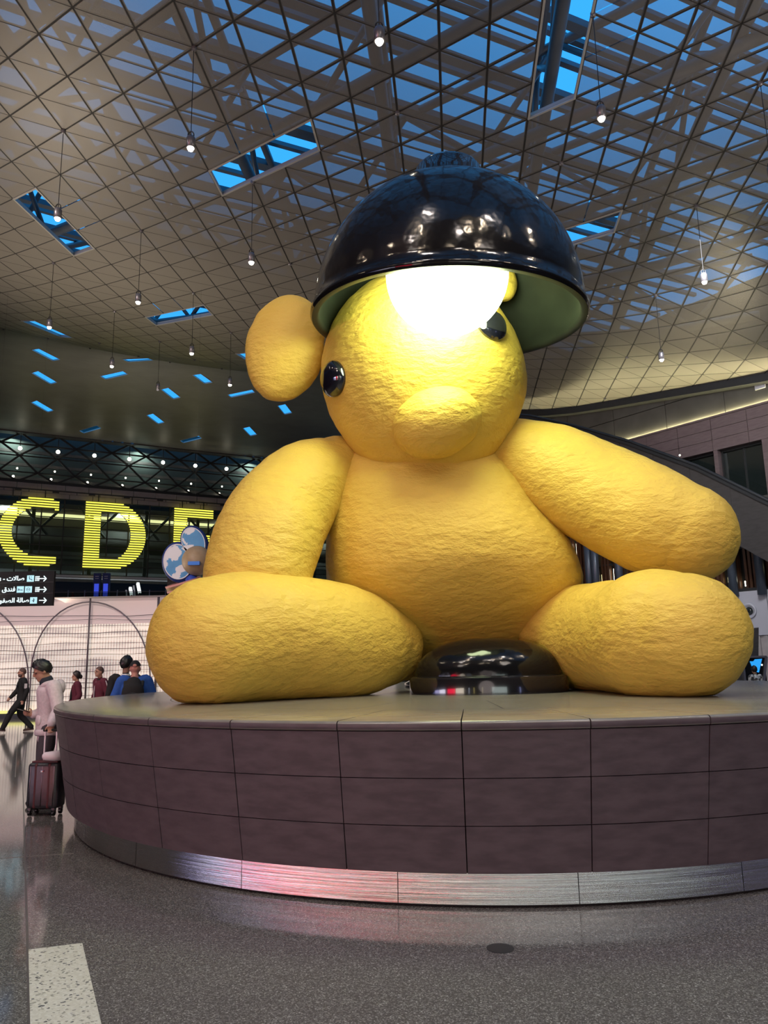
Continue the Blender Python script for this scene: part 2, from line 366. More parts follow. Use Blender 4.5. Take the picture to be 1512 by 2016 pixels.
def rbox(b, s0, s1, z0, z1, o0, o1, mi=0):
    return b.hexa([RW(s1, z0, o1), RW(s0, z0, o1), RW(s0, z0, o0), RW(s1, z0, o0), RW(s1, z1, o1), RW(s0, z1, o1), RW(s0, z1, o0), RW(s1, z1, o0)], mi)
# ------------------------------------------------------------------ floor
fl = struct('floor', (0, 0, 0))
MB().box((0, 48, -.1), (130, 140, .2)).build('terrazzo_slab', M['floor'], fl)
a, b_, c, d = PZ(56, 1870, 0), PZ(162, 1857, 0), PZ(205, 2040, 0), PZ(60, 2040, 0)
dd = (d-a); cc = (c-b_)
MB().prism([a+Vector((0, 0, -.001)), b_+Vector((0, 0, -.001)), b_+cc*1.6, a+dd*1.6][::-1], (0, 0, .003)).build('terrazzo_inlay', M['inlay'], fl)
p0 = PZ(47, 1610, 0); p1 = PZ(60, 2060, 0)
MB().bar(p0+(p0-p1)*1.0, p1, .016, .004).build('divider_strip', M['brass'], fl)
q0 = PZ(130, 1440, 0)
MB().bar(PZ(36, 1432, 0), PZ(30, 1530, 0), .012, .004).build('divider_strip', M['brass'], fl)
MB().bar(PZ(-30, 1692, 0), PZ(145, 1680, 0), .010, .004).build('divider_strip', M['brass'], fl)
MB().lathe(PZ(985, 1868, -.002), [(.085, 0), (.085, .0045), (.075, .005)], 28).build('floor_cap', M['dark'], fl)
# ------------------------------------------------------------------ roof: triangular perforated panels on a 1.15 m lattice
LO, LA, LB = Vector((-3.69, 13.56, 0)), Vector((-3.76, 2.65, 0))/4, Vector((.41, 4.58, 0))/4
def LP(i, j, dz=0.0):
    p = LO+LA*i+LB*j; return Vector((p.x, p.y, roofz(p.x, p.y)+dz))
def inhall(p):
    if (p-FP).dot(FN) < .3 or p.x < -52 or p.y < -13: return False
    if p.y < 42.5 and (p-RP).dot(RN) < -.85: return False
    return p.x < 40
SKY = [('B', 6, 1), ('A', -2, 3), ('B', -8, 3), ('A', 4, 9), ('B', 13, 8), ('A', -10, 11), ('B', 4, 15), ('B', 28, 23), ('A', 19, 28), ('B', 32, 27), ('A', 24, 31),
       ('B', 17, 35), ('B', 22, 37), ('B', 37, 32), ('B', 27, 42), ('A', 35, 41), ('A', 25, 51), ('B', 18, 52), ('B', 12, 48), ('A', 14, 42)]
hole = set()
for ax, i, j in SKY:
    for k in range(3): hole.add((i+(k if ax == 'A' else 0), j+(k if ax == 'B' else 0)))
ceil = struct('ceiling', (0, 20, 14))
def inset_tri(P, g):
    """inset triangle, a gap per edge"""
    c = (P[0]+P[1]+P[2])/3; n = (P[1]-P[0]).cross(P[2]-P[0]).normalized(); L = []
    for k in range(3):
        e = (P[(k+1) % 3]-P[k]).normalized(); m = n.cross(e); L.append((P[k]+m*g[k], e))
    out = []
    for k in range(3):
        (a, e), (b, f) = L[k-1], L[k]; m = n.cross(f); t = (b-a).dot(m)/e.dot(m); out.append(a+e*t)
    return out, n
cells = []
for i in range(-45, 60):
    for j in range(-40, 90):
        if (i, j) in hole: continue
        c = LO+LA*(i+.5)+LB*(j+.5)
        if c.y > 115 or not inhall(c): continue
        v00, v10, v01, v11 = LP(i, j), LP(i+1, j), LP(i, j+1), LP(i+1, j+1)
        for tri, g in (((v00, v01, v10), (.020, .010, .020)), ((v11, v10, v01), (.020, .010, .020))):
            if v00.y > 37 or v00.x < -24: g = (0, 0, 0)
            if (tri[1]-tri[0]).cross(tri[2]-tri[0]).z > 0: tri = (tri[0], tri[2], tri[1]); g = (g[2], g[1], g[0])
            cen = (tri[0]+tri[1]+tri[2])/3; dv = depth(cen); vis = False
            if dv > 1:
                q = cen-EYE; x = q.dot(rt)/q.dot(fw)*F; y = q.dot(up)/q.dot(fw)*F
                vis = abs(x) < 790 and abs(y) < 1040 and q.dot(fw) > 0 and not (-120 < x < 350 and -100 < y < 640)
            cells.append((0 if vis else 1, (cen-EYE).length, tri, g))
cells.sort(key=lambda q: q[:2])
rest = MB(); solid = MB()
for n, (v, dist, tri, g) in enumerate(cells):
    o, nn = inset_tri(tri, g)
    poly = o; up_ = Vector((0, 0, .018))
    if n < 300: MB().prism(poly, up_).build('ceiling_panel', M['perf'], ceil)
    elif tri[0].y < 37 and tri[0].x > -24: rest.prism(poly, up_)
    else: solid.prism(poly, up_) if dist < 45 else solid.add(poly, [(0, 1, 2)])
tag(rest.build('ceiling_panels_rest', M['perf'], ceil), kind='stuff'); tag(solid.build('ceiling_panels_far', M['roof_solid'], ceil), kind='stuff')
# black strips added behind the joints to give the dark of shadow gaps
def strip(line, w, dz):
    b = MB()
    for a, c in zip(line[:-1], line[1:]):
        if a is None or c is None: continue
        d = (c-a).normalized(); u = d.cross(Vector((0, 0, 1))).normalized()*w/2; z = Vector((0, 0, dz)); h = Vector((0, 0, .03))
        b.hexa([a-u+z, c-u+z, c+u+z, a+u+z, a-u+z+h, c-u+z+h, c+u+z+h, a+u+z+h])
    return b
def lat(i, j, pv=None):
    p = LP(i, j); return p if (inhall(p) and p.y < 60) else None
farbars = MB(); nb = 0
for fam in 'ABC':
    for k in range(-75, 75):
        if fam == 'A': line = [((i, k)) for i in range(-45, 45)]
        elif fam == 'B': line = [((k, j)) for j in range(-32, 70)]
        else: line = [((i, k-i)) for i in range(-45, 45)]
        pts = []
        for (i, j) in line:
            p = lat(i, j)
            if fam == 'A' and ((i, j) in hole and (i, j-1) in hole): p = None
            if fam == 'B' and ((i, j) in hole and (i-1, j) in hole): p = None
            pts.append(p)
        if fam != 'C':      # cut segments inside openings
            segs = [(a, c) for a, c in zip(pts[:-1], pts[1:]) if a is not None and c is not None]
            b = MB()
            for (ij, a, c) in zip(line[:-1], pts[:-1], pts[1:]):
                if a is None or c is None: continue
                i, j = ij
                if fam == 'A' and (i, j) in hole and (i, j-1) in hole: continue
                if fam == 'B' and (i, j) in hole and (i-1, j) in hole: continue
                q = strip([a, c], .062, .005); b.add(q.v, q.f)
        else:
            b = MB()
            for (ij, a, c) in zip(line[:-1], pts[:-1], pts[1:]):
                if a is None or c is None: continue
                i, j = ij
                if (i, j-1) in hole: continue
                q = strip([a, c], .034, .005); b.add(q.v, q.f)
        # drop cross segments that would run through an opening
        if b.v: b.build('joint_bar', M['bar'], ceil)
# skylight frames
for ax, i, j in SKY:
    a = 3 if ax == 'A' else 1; c = 3 if ax == 'B' else 1
    b = MB(); R_ = [LP(i, j), LP(i+a, j), LP(i+a, j+c), LP(i, j+c)]; cen = (R_[0]+R_[2])/2
    for k in range(4):
        p, q = R_[k], R_[(k+1) % 4]; inn = (cen-(p+q)/2); inn.z = 0; inn.normalize()
        b.bar(p+inn*.02, q+inn*.02, .045, .045); b.bar(p+inn*.01+Vector((0, 0, .07)), q+inn*.01+Vector((0, 0, .07)), .02, .10)
    b.build('skylight_frame', M['skyframe'], ceil)
# node caps
for i in range(-12, 21, 4):
    for j in range(-4, 25, 4):
        p = LP(i, j)
        if inhall(p) and p.y < 45:
            MB().lathe(p+Vector((0, 0, -.05)), [(.03, -.02), (.055, 0), (.055, .07)], 10).build('node_cap', M['lamp_body'], ceil)
# ------------------------------------------------------------------ roof structure above the panels
tr = struct('roof_trusses', (0, 16, 14.5))
def up_pt(i, j, dz): p = LP(i, j); return Vector((p.x, p.y, p.z+dz))
for k in range(-3, 6):
    for fam in 'AB':
        off = 4*k-.45 if fam == 'A' else 4*k+.42
        def pt(u, dz): return up_pt(u, off, dz) if fam == 'A' else up_pt(off, u, dz)
        rng = [u for u in range(-16, 22, 2) if -24 < pt(u, 0).x < 20 and 3 < pt(u, 0).y < 36 and inhall(pt(u, 0))]
        if len(rng) < 3: continue
        lo = .75 if fam == 'A' else 1.0
        MB().tube([pt(u, lo) for u in rng], .16, 10).build('lower_chord', M['pipe'], tr, True)
        MB().tube([pt(u, 3.0) for u in rng], .12, 8).build('upper_chord', M['pipe'], tr, True)
        for n, u in enumerate(rng[:-1]):
            MB().tube([pt(u, lo if n % 2 else 3.0), pt(u+2, 3.0 if n % 2 else lo)], .085, 8).build('web_brace', M['pipe'], tr, True)
CD = (LA-LB).normalized(); CN = Vector((-CD.y, CD.x, 0))
if CN.y < 0: CN = -CN
for k in range(0, 46):
    a = Vector((0, 4.5, 0)) + CN*(.72*k)
    p = a - CD*24; q = a + CD*24
    w, h_, dz = (.16, .14, 3.35) if k % 3 else (.26, .2, 3.0)
    n = 6; pts = [p.lerp(q, s_/n) for s_ in range(n+1)]
    b = MB()
    for s_ in range(n):
        u1, u2 = pts[s_], pts[s_+1]
        b.bar(Vector((u1.x, u1.y, 14.0+dz+max(0, roofz(u1.x, u1.y)-14)*.9)), Vector((u2.x, u2.y, 14.0+dz+max(0, roofz(u2.x, u2.y)-14)*.9)), w, h_)
    b.build('purlin', M['purlin'], tr)
# ------------------------------------------------------------------ shell walls out of sight
wl = MB().box((-54, 48, 15), (.6, 130, 32)).build('wall_left', M['greypanel']); wl['kind'] = 'structure'
wfr = struct('wall_front', (0, -14, 0))
MB().box((0, -14, 15), (110, .6, 32)).build('wall_panel', M['greypanel'], wfr)
def glow_mat(n, c, s): return emit('shopfront_'+n, c, s)
for x0, x1, m_ in ((-52, -41, glow_mat('dim_blue', (.35, .40, 1), 2.2)), (-40.5, -31, glow_mat('violet', (.62, .58, 1), 8)), (-30.5, -22.4, glow_mat('white', (.86, .82, 1), 13)), (-20, -13.9, glow_mat('red', (1, .012, .06), 13)), (-13.5, -8.8, glow_mat('warm', (1, .86, .70), 9)),
                   (-6.5, -6.1, glow_mat('slot', (.8, .85, 1), 5)), (-4.3, -3.9, glow_mat('gold', (1, .8, .3), 4)), (-.9, -.5, glow_mat('gold_dim', (1, .85, .5), 3)), (3, 9, glow_mat('grey', (.85, 1, .95), 4)), (15.2, 16, glow_mat('slot_blue', (.5, .55, 1), 4)), (38, 42, glow_mat('violet_dim', (.5, .45, 1), 4))):
    MB().box(((x0+x1)/2, -13.6, 2.2), (x1-x0, .08, 3.6)).build('shopfront_window', m_, wfr)  # unseen glowing panels added for the streaks reflected in the steel skirt
ws = MB().bar((5.0, 43.5, 13), (14, 118, 13), .6, 34).build('wall_side', M['greypanel']); ws['kind'] = 'structure'
# ------------------------------------------------------------------ right wall: grey band, cove, pink stone, windows, slat screen
wr = struct('wall_right', RP)
b = MB(); rbox(b, -48, 18.5, 0, 16.5, -.8, -.5); b.build('backing', M['dark'], wr)
b = MB(); ed = [RW(q*1.5, 0, .02) for q in range(-10, 12)]
for a, c in zip(ed[:-1], ed[1:]): b.bar(Vector((a.x, a.y, roofz(a.x, a.y)-.1)), Vector((c.x, c.y, roofz(c.x, c.y)-.1)), .5, .3)
b.build('roof_edge_trim', M['dark'], wr)
s = -14.0; k = 0
while s < 17.5:                       # grey panels above the cove, in two rows
    for z0, z1 in ((11.2, 12.3), (12.33, 13.35), (13.38, 14.6)):
        b = MB(); rbox(b, s+.012, min(s+2.62, 18), z0, z1, -.22, -.15); b.build('grey_panel', M['greypanel'], wr)
    s += 2.63
b = MB(); rbox(b, -14, 18, 11.12, 11.2, -.40, .02); b.build('cove_ledge', M['pinkstone'], wr)
b = MB(); rbox(b, -14, 18, 11.2, 11.225, -.14, -.09); b.build('cove_light_strip', M['coveb'], wr)
s = -14.0
while s < 17.5:                       # pink stone courses
    for z0, z1 in ((9.78, 10.22), (10.235, 10.66), (10.675, 11.115)):
        b = MB(); rbox(b, s+.008, s+1.48, z0, z1, -.5, -.02); b.build('stone_panel', M['pinkstone'], wr)
    s += 1.49
s1, _ = rpx(1362, 930); s2, _ = rpx(1408, 930); s3, _ = rpx(1416, 930); s4, _ = rpx(1506, 930)
edges = [(16, s1+4.6), (s1, s2), (s3, s4), (s4-.25, s4-2.4), (s4-2.65, s4-4.8)]
prev = 18.0; n = 1
for a_, c_ in [(17.5, s1+4.7), (s1+4.4, s1+2.4), (s1+2.15, s2), (s3, s4), (s4-.3, s4-2.6), (s4-2.9, s4-5.2)]:
    b = MB(); rbox(b, a_, prev, 7.6, 9.77, -.5, -.02); b.build('stone_pier', M['pinkstone'], wr)
    w = struct('window_%d' % n, RW((a_+c_)/2, 7.7)); n += 1
    b = MB(); rbox(b, c_, a_, 7.62, 9.76, -.42, -.38); b.build('pane', M['glassdark'], w)
    b = MB()
    for z0, z1 in ((7.6, 7.68), (9.69, 9.77)): rbox(b, c_, a_, z0, z1, -.44, -.28)
    rbox(b, c_, c_+.06, 7.6, 9.77, -.44, -.28); rbox(b, a_-.06, a_, 7.6, 9.77, -.44, -.28)
    rbox(b, (a_+c_)/2-.03, (a_+c_)/2+.03, 7.6, 9.77, -.40, -.34); b.build('window_frame', M['facade_metal'], w)
    prev = c_
b = MB(); rbox(b, -14, 18, 7.45, 7.6, -.5, .05); b.build('sill_course', M['greypanel'], wr)
# slat screen
sl = struct('trim_1', RW(6, 4.2))
s = -6.0; k = 0
while s < 17.5:
    k += 1
    if k % 4: b = MB(); rbox(b, s, s+.10, 4.15, 7.45, -.3, -.12); b.build('slat', M['wood'], sl)
    s += .165
b = MB(); rbox(b, -6, 17.5, 5.75, 5.83, -.32, -.14); rbox(b, -6, 17.5, 4.1, 4.2, -.32, .0); b.build('slat_rail', M['dark'], sl)
random.seed(3)
for k in range(4, 142, 4):
    s = -6+.165*(k-1); z = random.choice((4.3, 4.5, 4.8, 5.9, 6.2)); h_ = random.choice((.2, .35, .9, 1.1))
    b = MB(); rbox(b, s+.01, s+.05, z, min(z+h_, 7.3), -.30, -.26); b.build('light_sliver', M['cove'] if k % 3 else M['tiny'], sl)
for n, x in enumerate((1162, 1175, 1221, 1443, 1498, 1550)):
    s, _ = rpx(x, 1110)
    MB().lathe(RW(s, 3.9, .14), [(.17, 0), (.17, 3.6)], 20).build('column', M['column'], wr, True)
# white panel band and corrugated base
s = -8.0
while s < 17:
    b = MB(); rbox(b, s+.012, s+2.2, 2.42, 4.08, -.5, .06); b.build('white_panel', M['whitepanel'], wr); s += 2.215
b = MB()
n = 60
for k in range(n):
    s = -8+k*.3; rbox(b, s, s+.15, .2, 2.4, -.5, .03); rbox(b, s+.15, s+.3, .2, 2.4, -.5, -.04)
b.build('corrugated_base', M['corr'], wr)
sp_, zp = rpx(1475, 1203, .06); c = RW(sp_, zp, .06); Rm = Vector((0, 0, 1)).rotation_difference(RN).to_matrix()
ph = struct('trim_2', c)
MB().lathe(c, [(.26, 0), (.30, .03), (.27, .07), (.20, .04), (.14, -.05)], 28, Rm).build('porthole_ring', M['whitepanel'], ph, True)
MB().lathe(c+RN*.0, [(.15, .012), (.02, .02)], 24, Rm).build('porthole_glass', M['glassdark'], ph, True)
b = MB(); ss, zz = rpx(1509, 765, -.3); rbox(b, ss-.05, ss+.35, zz+.0, zz+.3, -.44, -.1); b.build('junction_box', M['whitepanel'], wr)
# ------------------------------------------------------------------ escalator in front of the right wall
OE = 1.3
tops = [rpx(x, y, OE) for x, y in ((960, 812), (1040, 818), (1130, 838), (1235, 868), (1370, 917), (1512, 986))]
(sa, za), (sb, zb) = tops[-2], tops[-1]; m_ = (zb-za)/(sb-sa); tops.append((sb-8, zb-8*m_))
bots = [rpx(x, y, OE) for x, y in ((1440, 1066), (1512, 1106))]
mb = (bots[1][1]-bots[0][1])/(bots[1][0]-bots[0][0]); hgt = None
def ztop(s):
    for (a, za), (c, zc) in zip(tops[:-1], tops[1:]):
        if c <= s <= a: return za+(zc-za)*(s-a)/(c-a)
    return tops[0][1] if s > tops[0][0] else tops[-1][1]
hgt = ztop(bots[0][0])-bots[0][1]
es = thing('escalator', 'dark stone clad escalator flank sloping down to the right behind the arm', 'escalator', RW(4, 4, OE))
s = tops[0][0]
while s > tops[-1][0]+1:
    s2 = s-1.55
    for n in (0,):
        z1, z2 = ztop(s), ztop(s2); h1 = hgt
        P = [RW(s, z1-.16, OE), RW(s2+.012, z2-.16, OE), RW(s2+.012, z2-h1, OE), RW(s, z1-h1, OE)]
        MB().prism(P, RN*-.25).build('cladding_panel', M['ramp'], es)
    s = s2
MB().tube([RW(s, z+.0, OE-.1) for s, z in tops], .07, 8).build('handrail', M['dark'], es, True)
b = MB()
for (a, za), (c, zc) in zip(tops[:-1], tops[1:]):
    b.prism([RW(a, za-.18, OE+.06), RW(c, zc-.18, OE+.06), RW(c, zc-.06, OE+.06), RW(a, za-.06, OE+.06)], RN*-.3)
b.build('coping', M['dark'], es)
s, z = rpx(1341, 897, OE); MB().ball(RW(s, z, OE+.1), .035, 8, 6).build('marker_light', M['tiny'], es)
# ------------------------------------------------------------------ far facade
wb = struct('wall_back', FC(5, 6))
b = MB(); fbox(b, -22, 62, 0, 31, -14, -13.6); b.build('backing', M['dark'], wb)
b = MB(); fbox(b, -22, 62, 22.85, 31, -3.0, -2.9); b.build('truss_band_glass', M['truss_glass'], wb)
t0 = (fpx(42, 846)[0]+fpx(116, 855)[0])/2; tp = fpx(116, 855)[0]-fpx(42, 846)[0]; ta = fpx(42, 846)[0]
ZL = [28.65, 27.35, 25.95, 24.0, 22.9]
db = struct('trim_3', FC(5, 22.9))
for k in range(-5, 20):
    xc = ta+k*tp; L, R_ = xc-tp/2, xc+tp/2
    for (p, q) in (((xc, ZL[0]), (L, ZL[1])), ((xc, ZL[0]), (R_, ZL[1])), ((L, ZL[1]), (xc, ZL[2])), ((R_, ZL[1]), (xc, ZL[2])), ((xc, ZL[2]), (L, ZL[3])), ((xc, ZL[2]), (R_, ZL[3])), ((L, ZL[3]), (xc, ZL[4])), ((R_, ZL[3]), (xc, ZL[4]))):
        MB().bar(FC(p[0], p[1], .1), FC(q[0], q[1], .1), .20, .20, FN).build('diagonal', M['facade_metal'], db)
for z, w in ((28.75, .3), (27.35, .16), (25.95, .13), (24.0, .13), (22.95, .3)):
    b = MB(); fbox(b, -22, 62, z-w/2, z+w/2, -.02, .16); b.build('horizontal_member', M['facade_metal'], db)
b = MB()
for z in (26.8, 25.2, 23.6): fbox(b, -22, 62, z, z+.35, -2.2, -1.9)
b.build('inner_gallery_edge', M['greypanel'], db)
b = MB(); fbox(b, -22, 62, 28.5, 30.5, -.3, .9); b.build('roof_edge_beam', M['greypanel'], db)
# pale cladding strip
for k in range(-7, 24):
    for (z0, z1, off) in ((22.15, 22.78, 0), (21.75, 22.12, 1.3), (21.2, 21.72, 0.5)):
        b = MB(); fbox(b, k*2.6+off+.03, k*2.6+off+2.56, z0, z1, -.4, .12); b.build('cladding_panel', M['palepanel'], wb)
b = MB(); fbox(b, -22, 62, 21.95, 22.05, .3, .42); b.build('service_rail', M['dark'], wb)
for k in range(-5, 16):
    b = MB(); fbox(b, k*4.0, k*4.0+.7, 21.78, 21.95, .25, .5); b.build('rail_bracket', M['dark'], wb)
# curtain wall
cw = struct('window_9', FC(5, 12.2))
t1 = [ta+.3+k*2.45 for k in range(-6, 18)]
for a, c in zip(t1[:-1], t1[1:]):
    for k in range(8):
        z0 = 12.3+k*1.11
        b = MB(); fbox(b, a+.06, c-.06, z0+.05, z0+1.06, -.03, 0); b.build('pane', M['pane'], cw)
for a in t1:
    b = MB(); fbox(b, a-.07, a+.07, 12.2, 21.2, -.15, .1); b.build('mullion', M['facade_metal'], cw)
for k in range(9):
    z0 = 12.3+k*1.11
    b = MB(); fbox(b, t1[0], t1[-1], z0-.05, z0+.05, -.1, .06); b.build('transom', M['facade_metal'], cw)
b = MB(); fbox(b, -22, 62, 11.95, 12.2, -.2, .3); b.build('bottom_rail', M['whitepanel'], cw)
it0 = MB(); fbox(it0, -22, 62, 12, 21, -5.6, -5.4); it0.build('inner_partition', M['greypanel'], wb)
# lit ceiling edge, floors and braces seen through the curtain wall
it = struct('trim_4', FC(5, 12.3, -3))
b = MB(); fbox(b, -22, 50, 20.6, 21.2, -3.4, -3.0); b.build('bulkhead', M['palepanel'], it)
b = MB(); fbox(b, -22, 50, 19.5, 20.0, -3.6, -3.3); b.build('cove_light_strip', M['cove'], it)
b = MB(); fbox(b, -22, 50, 20.0, 20.6, -3.7, -3.5); b.build('cove_back', M['palepanel'], it)
for z, m_ in ((17.4, 'greypanel'), (14.6, 'greypanel')):
    b = MB(); fbox(b, -22, 50, z, z+.9, -4.2, -3.8); b.build('floor_edge', M[m_], it)
for z in (17.3, 12.75):
    b = MB(); fbox(b, -22, 50, z, z+.05, -3.8, -3.7); b.build('handrail', M['steel'] if z > 15 else M['whitepanel'], it)
b = MB(); fbox(b, -22, 50, 12.25, 13.2, -4.5, -4.2); b.build('glass_band', M['whitepanel'], it)
for t in (-5, 1.5, 8, 14.5):
    MB().tube([FC(t-2.2, 20.8, -2.2), FC(t+.9, 17.2, -2.2)], .16, 8).build('brace', M['greypanel'], it)
    MB().tube([FC(t+2.6, 20.8, -2.2), FC(t-.6, 17.2, -2.2)], .16, 8).build('brace', M['greypanel'], it)
    b = MB(); fbox(b, t-.9, t-.5, 12.3, 20.9, -2.6, -2.2); b.build('inner_column', M['greypanel'], it)
# column rising through the roof edge
b = MB(); c0, zc0 = fpx(411, 879, 1.5); c1, _ = fpx(437, 879, 1.5); fbox(b, c0, c1-.7, zc0-.3, 31, .8, 1.6); fbox(b, c1-.62, c1, zc0-.3, 31, .8, 1.6); k = b.build('column_back', M['column'], wb)
# ------------------------------------------------------------------ upper level in front of the facade
ul = struct('wall_upper_level', (-20, 60, 0))
zU = 6.55
b = MB(); b.hexa([Vector((-60, 58, 0)), Vector((20, 66, 0)), Vector((20, 115, 0)), Vector((-60, 90, 0)), Vector((-60, 58, zU)), Vector((20, 66, zU)), Vector((20, 115, zU)), Vector((-60, 90, zU))]); b.build('slab', M['greypanel'], ul)
def UL(x, y, o=0.0):                # point above the slab edge seen at pixel x
    r = ray(x, 1150); k = (58+8*.5)/r.y; p = EYE+r*k; return Vector((p.x, 58.6+(p.x+60)*.1+o, zU))
bal = struct('trim_5', (-20, 60, zU))
for k in range(14):
    p = UL(-20+k*31, 0); MB().box(p+Vector((0, 0, .62)), (.07, .07, 1.24)).build('balustrade_post', M['column'], bal)
b = MB(); p, q = UL(-40, 0), UL(440, 0); b.bar(p+Vector((0, 0, .55)), q+Vector((0, 0, .55)), .02, 1.0); b.build('balustrade_glass', M['pane'], bal)
b = MB(); b.bar(p+Vector((0, 0, 1.1)), q+Vector((0, 0, 1.1)), .05, .05); b.build('balustrade_rail', M['dark'], bal)
# ------------------------------------------------------------------ round stone plinth
PC = Vector((1.106, 10.88, 0)); ZT = 1.32
pl = thing('plinth', 'round dark stone plinth with a brushed steel base carrying the yellow bear', 'plinth', PC)
def rz(z): return 5.06+(5.25-5.06)*(z-.25)/(ZT-.25)
a0 = math.atan2(PZ(918, 1660, .45).y-PC.y, PZ(918, 1660, .45).x-PC.x)
def curved(b, A0, A1, z0, z1, r0, r1, th, seg=4, ins=0):
    vs = []
    for k in range(seg+1):
        t = A0+(A1-A0)*k/seg; cx, sx = math.cos(t), math.sin(t)
        for r, z in ((r0, z0), (r1, z1), (r1-th, z1), (r0-th, z0)): vs.append((PC.x+r*cx, PC.y+r*sx, z))
    fs = [(4*k+q, 4*k+4+q, 4*k+4+(q+1) % 4, 4*k+(q+1) % 4) for k in range(seg) for q in range(4)]
    fs += [(3, 2, 1, 0), tuple(4*seg+q for q in range(4))]
    return b.add(vs, fs)
NP = 36; st = 2*math.pi/NP; g = .0011
for k in range(NP):
    A0, A1 = a0+k*st, a0+(k+1)*st
    for n in range(3):
        z0 = .25+n*.333; z1 = z0+.333; pr = random.uniform(-.002, .002)
        b = MB(); curved(b, A0+g*.7, A1-g*.7, z0+.003, z1-.003, rz(z0)+pr, rz(z1)+pr, .05); autosmooth(b.build('stone_panel', M['stone'], pl))
    vs = []; seg = 5; prof = [(5.2, 1.253), (5.243, 1.253), (5.252, 1.262), (5.252, 1.300), (5.243, 1.313), (5.225, ZT), (3.95, ZT), (3.95, 1.255)]
    for q in range(seg+1):
        t = A0+g*.8+(A1-A0-2*g*.8)*q/seg
        vs += [(PC.x+r*math.cos(t), PC.y+r*math.sin(t), z) for r, z in prof]
    n = len(prof); fs = [(q*n+i, q*n+n+i, q*n+n+(i+1) % n, q*n+(i+1) % n) for q in range(seg) for i in range(n)] + [tuple(range(n))[::-1], tuple(seg*n+i for i in range(n))]
    o = autosmooth(MB().add(vs, fs).build('top_slab', [M['stone_top'], M['stone']], pl), 50)
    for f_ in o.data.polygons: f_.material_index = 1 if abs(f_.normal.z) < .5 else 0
for k in range(18):
    b = MB(); curved(b, a0+(2*k+.5)*st+g, a0+(2*k+2.5)*st-g, 1.24, ZT, 3.945, 3.945, 1.5, 4); autosmooth(b.build('top_slab', M['stone_top'], pl))
autosmooth(MB().lathe(PC, [(2.44, 1.2), (2.44, ZT), (.01, ZT)], 72).build('centre_slab', M['stone_top'], pl))
autosmooth(MB().lathe(PC, [(4.99, .24), (5.0, .26), (5.16, 1.25), (2, 1.25), (2, .24)], 96, closed=True).build('backing', M['joint'], pl))
NS = 24; a1 = math.atan2(PZ(790, 1745, .1).y-PC.y, PZ(790, 1745, .1).x-PC.x)
for k in range(NS):
    b = MB(); curved(b, a1+k*2*math.pi/NS+.0006, a1+(k+1)*2*math.pi/NS-.0006, .022, .262, 4.97, 4.97, .03, 14); autosmooth(b.build('steel_skirt_panel', M['steel'], pl))
autosmooth(MB().lathe(PC, [(4.94, 0), (4.94, .26), (2, .26), (2, 0)], 96, closed=True).build('recessed_base', M['joint'], pl))
# ------------------------------------------------------------------ generic yellow teddy bear, seated
def displace(o, a1=.03, s1=1.1, a2=.012, s2=4.5):
    me = o.data; org = ORG[o.name]
    vs = [(v.co.copy(), v.normal.copy()) for v in me.vertices]
    for v, (c, n) in zip(me.vertices, vs):
        w = c+org
        d = a1*noise.noise(w*s1)+a2*noise.noise(Vector((w.x*s2, w.y*s2, w.z*s2*1.6)))
        v.co = c+n*d
        if v.co.z+org.z < ZT+.003: v.co.z = ZT+.003-org.z
    me.update(); return o
B0 = Vector((.75, 10.9, ZT))
br = thing('teddy_bear', 'giant yellow plush-textured teddy bear sitting on the round stone plinth', 'teddy bear', B0)
def limb(name, stops, squash=1.0, seg=72, sub=14, ends=9, mat_='plush', flat=None, **kw):
    """stops: (px, py, Y, radius px)"""
    P = [PY(x, y, Y) for x, y, Y, r in stops]; R = [PXR(p, r) for p, (_, _, _, r) in zip(P, stops)]
    b = MB().tube(P, R, seg, sub=sub, round_ends=ends, squash=squash)
    if flat is not None: b.v = [(x, y, max(z, flat)) for x, y, z in b.v]
    return displace(b.build(name, M[mat_], br, True), **kw)
# torso: stacked ellipse rings, belly forward
rings = [(838, 858, 11.1, 120, .62), (836, 900, 11.0, 165, .66), (842, 950, 10.95, 192, .70), (858, 1010, 10.95, 214, .72), (880, 1075, 10.95, 238, .72), (892, 1135, 11.0, 250, .68),
         (898, 1195, 11.2, 246, .60), (898, 1250, 11.5, 218, .52), (895, 1300, 11.75, 172, .46), (895, 1338, 11.85, 120, .45)]
P = [PY(x, y, Y) for x, y, Y, r, q in rings]; R = [PXR(p, q[3]) for p, q in zip(P, rings)]; Q = [Vector((q[4], 0, 0)) for q in rings]
P2, R2 = catmull(P, R, 9); _, Q2 = catmull(P, [q[4] for q in rings], 9)
b = MB(); seg = 96; vs = []
for p, r, q in zip(P2, R2, Q2):
    for k in range(seg):
        t = 2*math.pi*k/seg; vs.append((p.x+r*math.cos(t), p.y+r*q*math.sin(t), max(p.z, ZT+.002)))
n = len(P2); fs = [(i*seg+(k+1) % seg, i*seg+k, (i+1)*seg+k, (i+1)*seg+(k+1) % seg) for i in range(n-1) for k in range(seg)] + [tuple(range(seg)), tuple((n-1)*seg+k for k in range(seg))[::-1]]
displace(b.add(vs, fs).build('torso', M['plush'], br, True), .035, 1.0, .012, 4.0)
limb('arm', [(990, 872, 10.75, 62), (1075, 910, 10.55, 88), (1190, 967, 10.2, 104), (1295, 1025, 9.85, 108), (1365, 1052, 9.6, 96)], squash=.92, ref=None) if False else None
limb('arm', [(985, 878, 10.75, 60), (1065, 915, 10.6, 86), (1180, 975, 10.3, 102), (1285, 1026, 9.95, 107), (1352, 1050, 9.75, 97)])
limb('arm', [(662, 925, 10.85, 66), (605, 955, 10.6, 88), (555, 1010, 10.3, 99), (524, 1070, 10.0, 107), (508, 1130, 9.8, 106)])
